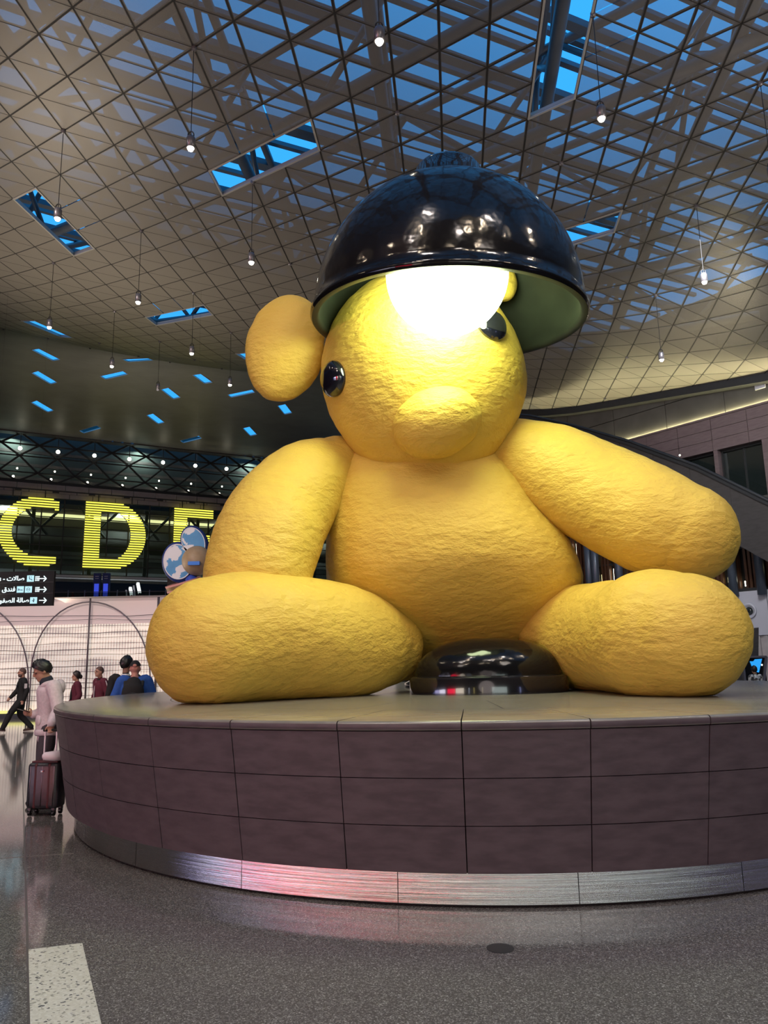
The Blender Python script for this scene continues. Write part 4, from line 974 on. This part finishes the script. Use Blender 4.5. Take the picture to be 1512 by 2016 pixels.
# ------------------------------------------------------------------ people
def remesh(b, vox, name):
    me = b.mesh('tmp'); o = bpy.data.objects.new('tmp', me); COL.objects.link(o)
    m = o.modifiers.new('r', 'REMESH'); m.mode = 'VOXEL'; m.voxel_size = vox
    m = o.modifiers.new('s', 'SMOOTH'); m.iterations = 3; m.factor = .5
    bpy.context.view_layer.update()
    out = bpy.data.meshes.new_from_object(o.evaluated_get(bpy.context.evaluated_depsgraph_get())); out.name = name
    bpy.data.objects.remove(o); bpy.data.meshes.remove(me); return out
class Person:
    def __init__(s, label, loc, yaw, H, pose, cl, vox=.013, name='person', build=1.0, wide=1.0):
        s.k = k = H/1.75; s.loc = Vector(loc); s.Rz = Matrix.Rotation(yaw, 3, 'Z'); s.cl = cl; s.yaw = yaw
        s.root = thing(name, label, 'person', loc)
        J = dict(pelvis=(0, 0, .93), chest=(0, .01, 1.28), neck=(0, 0, 1.45), head=(0, .035, 1.625), hp=0, ht=0, hyaw=0,
                 RS=(.185, 0, 1.40), LS=(-.185, 0, 1.40), RE=(.24, -.02, 1.13), LE=(-.24, -.02, 1.13), RW=(.25, .06, .88), LW=(-.25, .06, .88),
                 RK=(.10, .02, .50), LK=(-.10, .02, .50), RA=(.10, -.02, .085), LA=(-.10, -.02, .085), RT=None, LT=None, RH=None, LH=None)
        J.update(pose); s.J = J; deep = cl.get('deep', .68); b = MB(); V = Vector; bones = []
        w = wide
        def seg(pts, rads, m_, sq=1.0, sub=3, sg=14, ref=(0, 1, 0)):
            b.tube([V(p) for p in pts], [r for r in rads], sg, squash=sq, sub=sub, round_ends=3, ref=ref)
            for a, c, r0, r1 in zip(pts[:-1], pts[1:], rads[:-1], rads[1:]): bones.append((V(a), V(c), (r0+r1)/2, m_))
        pv, ch, nk, hd_ = V(J['pelvis']), V(J['chest']), V(J['neck']), V(J['head'])
        # torso as elliptical tube (wider across x than deep)
        sd = (V(J['RS'])-V(J['LS'])).normalized()
        T = [pv-V((0, 0, .08)), pv+V((0, 0, .02)), pv.lerp(ch, .45), ch, ch.lerp(nk, .62), nk-V((0, 0, .01))]
        TR = [.150*w, .168*w, .155*w, .178*w, .160*w, .070]
        P_, R_ = catmull(T, TR, 4); vs = []; sg = 22
        for p, r in zip(P_, R_):
            for q in range(sg):
                t = 2*math.pi*q/sg; fwd = V((0, 0, 1)).cross(sd)
                vs.append(p+sd*math.cos(t)*r+fwd*math.sin(t)*r*(deep if r > .1 else .9))
        n = len(P_)
        b.add(vs, [(i*sg+q, i*sg+(q+1) % sg, (i+1)*sg+(q+1) % sg, (i+1)*sg+q) for i in range(n-1) for q in range(sg)]+[tuple(range(sg))[::-1], tuple((n-1)*sg+q for q in range(sg))])
        tops = cl['top']
        for a, c, r in ((T[0], T[1], .10), (T[1], T[2], .12), (T[2], T[3], .13), (T[3], T[4], .13), (T[4], nk-V((0, 0, .03)), .10)): bones.append((a, c, r*(1.5 if a is T[0] and cl.get('long') else 1), tops if (a is not T[0] or cl.get('long')) else cl['legs']))
        Rh = Matrix.Rotation(J['hyaw'], 3, 'Z') @ Matrix.Rotation(-J['hp'], 3, 'X') @ Matrix.Rotation(J['ht'], 3, 'Y'); s.Rh = Rh
        seg([nk-V((0, 0, .04)), nk+V((0, 0, .03)), hd_-V((0, .01, .05))], [.058*w, .054, .055], 'skin')
        def HP(x, y, z): return hd_+Rh @ V((x, y, z))
        s.HP0 = HP
        b.ball(HP(0, -.005, .025), (.076, .096, .098), 20, 14, Rh); b.ball(HP(0, .022, -.045), (.062, .072, .078), 18, 12, Rh)
        b.ball(HP(0, .07, -.085), (.032, .03, .028), 12, 8, Rh)                        # chin
        b.tube([HP(0, .088, .03), HP(0, .112, -.015), HP(0, .10, -.03)], [.011, .017, .012], 10, round_ends=2)   # nose
        b.ball(HP(0, .086, -.058), (.026, .016, .012), 12, 8, Rh)                      # lips
        for q in (-1, 1):
            b.ball(HP(.077*q, -.005, -.005), (.012, .024, .034), 10, 8, Rh); b.ball(HP(.033*q, .082, .022), (.026, .018, .010), 10, 8, Rh)
        bones.append((HP(0, 0, .06), HP(0, .02, -.07), .085, 'skin'))
        for sd_, q in (('R', 1), ('L', -1)):
            sh_, el, wr_ = V(J[sd_+'S']), V(J[sd_+'E']), V(J[sd_+'W']); e = cl.get('sleeve', .012)
            seg([sh_-V((.045*q, 0, .0)), sh_, sh_.lerp(el, .5), el, el.lerp(wr_, .45), wr_], [.066+e, .062+e, .052+e, .045+e, .043+e, .031+e*.8], tops)
            hdir = V(J[sd_+'H']).normalized() if J[sd_+'H'] else (wr_-el).normalized()
            s.hand(b, bones, wr_, hdir, q, J.get(sd_+'curl', .5), J.get(sd_+'up', (0, 1, 0)))
            hp_ = pv+V((.085*q, 0, -.03)); kn, an = V(J[sd_+'K']), V(J[sd_+'A']); e = cl.get('leg', .012)
            seg([hp_, hp_.lerp(kn, .5), kn, kn.lerp(an, .35), an+V((0, 0, .02))], [.085+e, .078+e, .056+e, .054+e, .042+e], cl['legs'])
            td = V(J[sd_+'T']).normalized() if J[sd_+'T'] else V((.12*q, 1, -.0)).normalized()
            low = an-V((0, 0, .045)) if not J[sd_+'T'] else an+td*.02-V((0, 0, .045))
            seg([low-td*.055, low+td*.06, low+td*.155], [.040, .043, .034], cl['shoe'], 1.0, 3)
            bones.append((an, low, .04, cl['shoe']))
        b.v = [tuple(s.w(p)) for p in b.v]
        me = remesh(b, vox*k if k < 1 else vox, 'body')
        mats = []; idx = {}
        for _, _, _, m_ in bones:
            if m_ not in idx: idx[m_] = len(mats); mats.append(M[cl.get('skinmat', 'skin') if m_ == 'skin' else m_])
        n = len(me.polygons); c = np.empty(n*3); me.polygons.foreach_get('center', c); c = c.reshape(-1, 3)
        best = np.full(n, 1e9); bi = np.zeros(n, int)
        for a, q, r, m_ in bones:
            a = np.array(s.w(a)); q = np.array(s.w(q)); d = q-a; t = np.clip(((c-a)@d)/max(d@d, 1e-9), 0, 1); dist = np.linalg.norm(c-a-t[:, None]*d, axis=1)/(r*k)
            u = dist < best; best[u] = dist[u]; bi[u] = idx[m_]
        s.body = link('body', me, s.root, mats, True); s.body.data.polygons.foreach_set('material_index', bi.astype(np.int32))
        # eyes and brows
        for q in (-1, 1):
            e = MB().ball((0, 0, 0), (.015, .009, .010), 10, 8, Rh); s.put(e, HP(.033*q, .084, .006), 'eye', M['eye'])
            e = MB().bar(V((-.02, 0, 0)), V((.02, 0, 0)), .010, .007); e.v = [tuple(Rh @ V(p)) for p in e.v]; s.put(e, HP(.034*q, .099, .030), 'eyebrow', M[cl.get('hair', 'hair')])
        e = MB().ball((0, 0, 0), (.024, .007, .004), 10, 6, Rh); s.put(e, HP(0, .101, -.058), 'mouth', M['red'] if cl.get('lips') else M['stubble'])
    def w(s, p): return s.loc + s.Rz @ (Vector(p)*s.k)
    def put(s, b, at, name, m_, parent=None, smooth=True):
        at = Vector(at); b.v = [tuple(s.w(Vector(p)+at)) for p in b.v]; return b.build(name, m_, parent or s.root, smooth)
    def hand(s, b, bones, wr_, d, q, curl, upv):
        V = Vector; u = V(upv); u = (u-d*u.dot(d)).normalized()      # u: towards the thumb side
        n = d.cross(u)*q                                               # palm normal
        b.tube([wr_-d*.01, wr_+d*.045, wr_+d*.085], [.026, .034, .034], 12, squash=.55, round_ends=2, ref=tuple(n) if abs(n.dot(d)) < .9 else (0, 0, 1))
        bones.append((wr_+d*.01, wr_+d*.10, .04, 'skin'))
        for i, (o, L) in enumerate(((.028, .070), (.010, .078), (-.009, .072), (-.027, .056))):
            p0 = wr_+d*.075+u*o; a = curl*1.1; d1 = (d*math.cos(a*.6)+n*math.sin(a*.6)); d2 = (d*math.cos(a*1.5)+n*math.sin(a*1.5)); d3 = (d*math.cos(a*2.3)+n*math.sin(a*2.3))
            p1 = p0+d1*L*.45; p2 = p1+d2*L*.32; p3 = p2+d3*L*.25
            b.tube([p0, p1, p2, p3], [.0095, .009, .0085, .0075], 8, round_ends=2); bones.append((p0, p3, .012, 'skin'))
        t0 = wr_+d*.03+u*.024; t1 = t0+(d*.55+u*.75+n*.2).normalized()*.035; t2 = t1+(d*.85+u*.25+n*.4).normalized()*.032
        b.tube([t0, t1, t2], [.013, .0105, .009], 8, round_ends=2); bones.append((t0, t2, .014, 'skin'))
    def hair(s, kind='short', m_='hair'):
        HP = s.HP0; b = MB(); Rh = s.Rh; V = Vector; hd_ = V(s.J['head'])
        rings_, sg = 16, 44; vs = []; fs = []
        grow = dict(short=.013, thick=.022, long=.03, crop=.005)[kind]
        for i in range(rings_+1):
            t = i/rings_
            for k in range(sg):
                p = 2*math.pi*k/sg; fr = max(0, math.sin(p)) ; bk = max(0, -math.sin(p))
                lim = 1.98-1.02*fr**1.1+.52*bk**.8
                if kind == 'crop': lim = 1.78-.72*fr**1.2+.6*bk
                if kind == 'long': lim += .2*bk+.22*(1-fr)
                a = t*lim; g = grow*(1-.55*t)+ (.004 if t < 1 else -.006)
                nz = 1+.05*math.sin(p*9+i*1.3)*(kind != 'crop'); g += .011*noise.noise(Vector((p*4.0, i*.55, grow*90)))*(kind in ('thick', 'long'))
                if kind == 'thick': g += .016*fr*(1-abs(t-.55))*nz
                vs.append(tuple(Rh @ V(((.076+g)*math.sin(a)*math.cos(p), -.005+(.096+g)*math.sin(a)*math.sin(p), .025+(.098+g)*math.cos(a)*nz))))
        fs = [(i*sg+k, (i+1)*sg+k, (i+1)*sg+(k+1) % sg, i*sg+(k+1) % sg) for i in range(rings_) for k in range(sg)]
        b.add(vs, fs); return s.put(b, hd_, 'hair', M[m_])
G = Person
# --- young man in pale hoodie, looking down at his phone, one hand on the suitcase handle
GRIP = Vector((-4.16, 9.82, .985)); FPY = math.radians(121)
def loc_of(p): return (Matrix.Rotation(-FPY, 3, 'Z') @ (Vector(p)-Vector((-4.42, 10.34, 0))))/(1.86/1.75)
gl = loc_of(GRIP+Vector((0, 0, .085)))
fp = PZ(96, 1590, 0); fp = Vector((-4.42, 10.34, 0))
HO = Person('person in pale hoodie looking down at a phone, one hand on a suitcase handle', fp, math.radians(121), 1.86,
            dict(chest=(0, .0, 1.28), neck=(0, .03, 1.455), head=(0, .105, 1.60), hp=.42, LS=(-.195, -.01, 1.40), RS=(.195, .02, 1.40),
                 LE=(-.33, -.05, 1.13), LW=tuple(gl), RE=(.27, -.05, 1.11), RW=(.12, .16, 1.08), RH=(-.35, .9, .18), Rcurl=.75, Rup=(-.3, 0, 1),
                 LH=(0, .05, -1), Lcurl=.85, Lup=(.1, 1, .25), RK=(.10, .03, .5), LK=(-.11, .05, .5), LA=(-.13, -.02, .085), RA=(.11, .0, .085)),
            dict(top='hoodie', legs='trousers', shoe='blackcloth', skinmat='skin', sleeve=.026, leg=.02, deep=.82, long=1), .0095, wide=1.06)
HO.hair('thick')
b = MB(); b.tube([(.0, -.075, 1.40), (.115, -.035, 1.45), (.10, .07, 1.44), (.0, .115, 1.40), (-.10, .07, 1.44), (-.115, -.035, 1.45), (.0, -.075, 1.40)], [.05, .042, .034, .026, .034, .042, .05], 12, sub=5); HO.put(b, (0, 0, 0), 'hood', M['hoodie'])
b = MB(); b.ball((0, -.10, 1.40), (.125, .07, .10), 18, 12); HO.put(b, (0, 0, 0), 'hood_back', M['hoodie'])
b = MB(); b.lathe((0, .045, 1.445), [(.070, -.02), (.083, .01), (.080, .05), (.070, .085), (.062, .085), (.064, 0)], 22, Matrix.Rotation(-.3, 3, 'X'), closed=True); HO.put(b, (0, 0, 0), 'neck_warmer', M['scarf'])
b = MB(); b.lathe((0, 0, .862), [(.176, -.03), (.192, -.015), (.194, .03), (.178, .05)], 30, Matrix.Diagonal((1.05, .80, 1)), closed=True); HO.put(b, (0, 0, 0), 'hem_band', M['hoodie'])
b = MB(); b.ball((0, .112, 1.005), (.125, .038, .085), 20, 12); HO.put(b, (0, 0, 0), 'pouch_pocket', M['hoodie'])
for q in (-1, 1): HO.put(MB().tube([(.04*q, .118, 1.37), (.045*q, .132, 1.28), (.045*q, .134, 1.19)], .005, 6, sub=3), (0, 0, 0), 'drawstring', M['stripe'])
pw = HO.w((.07, .285, 1.135))
ph_ = thing('smartphone', 'black smartphone held up by the person in the pale hoodie', 'phone', pw)
b = MB(); b.box((0, 0, 0), (.075, .15, .009), Matrix.Rotation(.35, 3, 'X')); b.v = [tuple(pw+HO.Rz @ (Matrix.Rotation(.25, 3, 'Z') @ Vector(p))) for p in b.v]; b.build('case', M['phone'], ph_)
b = MB(); b.box((0, 0, .005), (.068, .14, .002), Matrix.Rotation(.35, 3, 'X')); b.v = [tuple(pw+HO.Rz @ (Matrix.Rotation(.25, 3, 'Z') @ Vector(p))) for p in b.v]; b.build('screen', M['glassdark'], ph_)
# suitcase with telescopic handle
cc = PZ(89, 1604, 0); cc = Vector((-4.16, 9.79, 0)); yw = math.radians(-6); Rc = Matrix.Rotation(yw, 3, 'Z')
su = thing('suitcase', 'black hard-shell cabin suitcase with dark red bands beside the person in hoodie', 'suitcase', cc)
def CB(size, at, name, m_, bev=0, par=None):
    b = MB(); b.box(at, size); b.v = [tuple(cc+Rc @ Vector(p)) for p in b.v]; o = b.build(name, m_, par or su)
    if bev:
        bm = bmesh.new(); bm.from_mesh(o.data); bmesh.ops.bevel(bm, geom=list(bm.edges), offset=bev, segments=4, profile=.5, affect='EDGES'); bm.to_mesh(o.data); bm.free(); autosmooth(o, 50)
    return o
CB((.395, .24, .53), (0, 0, .35), 'shell', M['case'], .045)
for x in (-.085, .085):
    CB((.052, .252, .526), (x, 0, .35), 'red_band', M['casered'], .03)
for x in (-.15, 0, .15): CB((.012, .246, .46), (x, 0, .35), 'shell_groove', M['phone'], .004)
lg = CB((.034, .006, .02), (.0, -.125, .52), 'badge', M['white']); CB((.011, .008, .015), (.0115, -.1255, .52), 'badge_red', M['red'], 0, lg); CB((.036, .007, .004), (0, -.1255, .532), 'badge_blue', M['disc_edge'], 0, lg)
for x in (-.15, .15):
    for y in (-.08, .08):
        b = MB().lathe(cc+Rc @ Vector((x, y, .04)), [(.018, -.016), (.038, -.012), (.038, .012), (.018, .016)], 18, Rc @ Matrix.Rotation(math.pi/2, 3, 'Y')); b.build('wheel', M['phone'], su, True); CB((.045, .05, .04), (x, y, .078), 'wheel_fork', M['case'], .008)
CB((.33, .16, .02), (0, 0, .622), 'top_plate', M['casered'], .006)
for x in (-.075, .075): CB((.016, .016, .36), (x, .03, .80), 'handle_tube', M['pinkish'])
CB((.21, .035, .035), (0, .03, .985), 'handle_grip', M['blackcloth'], .014)
wp = cc+Rc @ Vector((.13, .0, .72)); 
tb = thing('neck_pillow', 'white rounded neck pillow on top of the black suitcase', 'pillow', cc+Rc @ Vector((.13, -.02, .635)))
b = MB().tube([(.0, -.10, 0), (.10, -.07, 0), (.13, .04, .0), (.08, .13, 0)], [.05, .06, .06, .05], 16, sub=5, round_ends=4); b.v = [tuple(cc+Rc @ (Vector(p)+Vector((.045, -.03, .695)))) for p in b.v]; b.build('cushion', M['pinkish'], tb, True)
# --- walking man in black
wl_ = PZ(38, 1441, 0)
WM = Person('person in black tracksuit and brown shoes striding left past the bright screen wall', Vector((wl_.x, wl_.y, 0)), math.radians(119), 1.76,
            dict(pelvis=(0, 0, .90), chest=(0, .01, 1.25), neck=(0, .0, 1.43), head=(0, .03, 1.60), LK=(-.10, .26, .52), LA=(-.10, .42, .12), LT=(0, .95, .12), RK=(.10, .0, .46), RA=(.10, -.30, .10), RT=(0, .98, -.12),
                 RS=(.2, .02, 1.38), LS=(-.2, -.02, 1.38), LE=(-.28, -.10, 1.12), LW=(-.27, -.03, .87), RE=(.27, .10, 1.12), RW=(.26, .26, .93)),
            dict(top='blackcloth', legs='blackcloth', shoe='shoe', sleeve=.022, leg=.026), .012, wide=1.12)
WM.hair('crop', 'stubble')
b = MB(); b.ball((0, .035, -.07), (.068, .07, .06), 16, 10, WM.Rh); WM.put(b, Vector(WM.J['head']), 'beard', M['stubble'])
for at, r in (((-.12, .145, 1.25), .055), ((-.165, .31, .55), .06)):
    b = MB(); b.ball((0, 0, 0), (r*.55, .02, r*.8), 14, 8); e = WM.put(b, at, 'round_emblem', M['scarf'])
    b = MB(); b.prism([(-.02, .022, -.03), (.024, .022, -.03), (.004, .022, .03)], (0, .008, 0)); WM.put(b, at, 'emblem_triangle', M['white'], e, False)
b = MB(); b.box((-.325, -.06, 1.24), (.012, .07, .13)); WM.put(b, (0, 0, 0), 'sleeve_patch', M['stripe'], None, False)
for sd_, an in (('L', (-.10, .42, .12)), ('R', (.10, -.30, .10))):
    td = Vector((0, .95, .12)) if sd_ == 'L' else Vector((0, .98, -.12)); td.normalize(); b = MB(); a = Vector(an)+td*.02-Vector((0, 0, .078)); b.bar(a-td*.09, a+td*.18, .085, .022); WM.put(b, (0, 0, 0), 'shoe_sole', M['sole'], None, False)
b = MB(); b.bar((-.02, .1, 0), (.02, .1, 0), .004, .004)
for q in (-1, 1): e = MB(); e.lathe((0, 0, 0), [(.021, -.002), (.024, 0), (.021, .002)], 14, WM.Rh @ Matrix.Rotation(math.pi/2, 3, 'X'), closed=True); WM.put(e, WM.HP0(.034*q, .108, .006), 'eyeglass_rim', M['wire'])
# --- woman in maroon
def at(x, Y): p = PY(x, 1312, Y); return Vector((p.x, Y, 0))
WO = Person('person in plain maroon jacket walking left behind the plinth', at(154, 20), math.radians(116), 1.62,
            dict(hp=.06, LE=(-.27, -.05, 1.12), LW=(-.25, .10, .90), RE=(.25, .02, 1.13), RW=(.2, .14, .92)), dict(top='maroon', legs='blackcloth', shoe='blackcloth', sleeve=.03, lips=1), .013, wide=1.12)
WO.hair('long', 'hairb')
b = MB(); b.ball((0, -.115, -.01), (.045, .05, .06), 12, 8); WO.put(b, Vector(WO.J['head']), 'hair_bun', M['hairb'])
b = MB(); b.tube([(0, .10, 1.40), (-.01, .14, 1.2), (-.02, .15, 1.0)], [.02, .03, .03], 8, sub=3); WO.put(b, (0, 0, 0), 'blouse_front', M['blackcloth'])
# --- bald man in tracksuit jacket with white sleeve stripe
BM = Person('person in maroon tracksuit jacket with white sleeve stripes standing behind the plinth', at(199, 18.5), math.radians(138), 1.74,
            dict(LE=(-.26, -.05, 1.12), LW=(-.24, .0, .88)), dict(top='maroon', legs='blackcloth', shoe='blackcloth', sleeve=.022), .013, wide=1.08)
BM.hair('crop', 'stubble')
b = MB(); b.tube([(-.255, .0, 1.42), (-.295, -.035, 1.28), (-.328, -.055, 1.12), (-.305, -.03, .92)], [.02, .024, .022, .02], 8, sub=4, squash=.5); BM.put(b, (0, 0, 0), 'sleeve_stripe', M['stripe'])
b = MB(); b.tube([(0, .145, 1.0), (0, .14, 1.25), (0, .10, 1.40)], .012, 6, sub=3); BM.put(b, (0, 0, 0), 'zip', M['stripe'])
b = MB(); b.lathe((0, .01, 1.42), [(.066, 0), (.07, .045), (.062, .045), (.06, 0)], 18, closed=True); BM.put(b, (0, 0, 0), 'collar', M['blackcloth'])
# --- tall man in black suit, seen from behind
DM = Person('person in black suit with white collar seen from behind beside the black cap', at(248, 13.9), math.radians(8), 1.90, dict(hyaw=-.5), dict(top='blackcloth', legs='blackcloth', shoe='blackcloth', sleeve=.02, skinmat='skin2'), .012, wide=1.08)
DM.hair('thick')
b = MB(); b.lathe((0, .0, 1.435), [(.070, 0), (.068, .045), (.060, .045), (.062, 0)], 20, closed=True); DM.put(b, (0, 0, 0), 'shirt_collar', M['collar'])
# --- man in blue with cap and black backpack
CM = Person('person in blue fleece and black cap wearing a black backpack behind the plinth', at(266, 12.95), math.radians(14), 1.84, dict(RS=(.185, 0, 1.425), LS=(-.185, 0, 1.425), head=(0, .035, 1.61), LE=(-.30, .0, 1.13), RE=(.30, .0, 1.13)), dict(top='blue', legs='blackcloth', shoe='blackcloth', sleeve=.03, skinmat='skinp'), .012, wide=1.30)
b = MB(); vs = []; sg = 26
for i in range(9):
    t = i/8*1.42
    for k in range(sg): p = 2*math.pi*k/sg; vs.append(Vector((.088*math.sin(t)*math.cos(p), -.005+.108*math.sin(t)*math.sin(p), .03+.105*math.cos(t))))
b.add(vs, [(i*sg+k, (i+1)*sg+k, (i+1)*sg+(k+1) % sg, i*sg+(k+1) % sg) for i in range(8) for k in range(sg)]); CM.put(b, Vector(CM.J['head']), 'cap', M['blackcloth'])
b = MB(); b.ball((0, -.112, .055), (.03, .008, .022), 14, 8); CM.put(b, Vector(CM.J['head']), 'cap_opening', M['skinp'])
b = MB(); b.ball((0, .12, .04), (.07, .08, .012), 16, 8); CM.put(b, Vector(CM.J['head']), 'cap_peak', M['blackcloth'])
b = MB(); b.lathe((0, 0, 1.40), [(.085, 0), (.074, .06), (.064, .06), (.07, 0)], 20, closed=True); CM.put(b, (0, 0, 0), 'collar', M['blue'])
bp = thing('backpack', 'black backpack worn by the person in blue fleece and cap', 'backpack', CM.w((0, -.24, .92)))
def BK(b, name): b.v = [tuple(CM.w(p)) for p in b.v]; return b.build(name, M['blackcloth'], bp, True)
b = MB(); b.tube([(0, -.235, .93), (0, -.25, 1.1), (0, -.245, 1.3), (0, -.225, 1.38)], [.16, .175, .16, .12], 24, sub=5, squash=.52, round_ends=4, ref=(0, 1, 0)); BK(b, 'pack_body')
b = MB(); b.tube([(0, -.33, .95), (0, -.345, 1.12), (0, -.335, 1.18)], [.11, .115, .10], 20, sub=4, squash=.4, round_ends=4, ref=(0, 1, 0)); BK(b, 'front_pocket')
for q in (-1, 1): BK(MB().tube([(.12*q, -.17, 1.34), (.13*q, -.03, 1.455), (.13*q, .12, 1.38), (.15*q, .15, 1.2), (.19*q, .0, 1.0)], .028, 10, sub=4, squash=.5), 'shoulder_strap')
# --- small figure before the blue display
p = PY(1487, 1330, 22.0)
KD = Person('person in grey and white printed top in front of the blue display', Vector((p.x, 22.0, 0)), math.radians(10), 1.40, dict(), dict(top='pat', legs='blackcloth', shoe='blackcloth', sleeve=.02), .014)
KD.hair('long')
print('objects', len(bpy.data.objects))
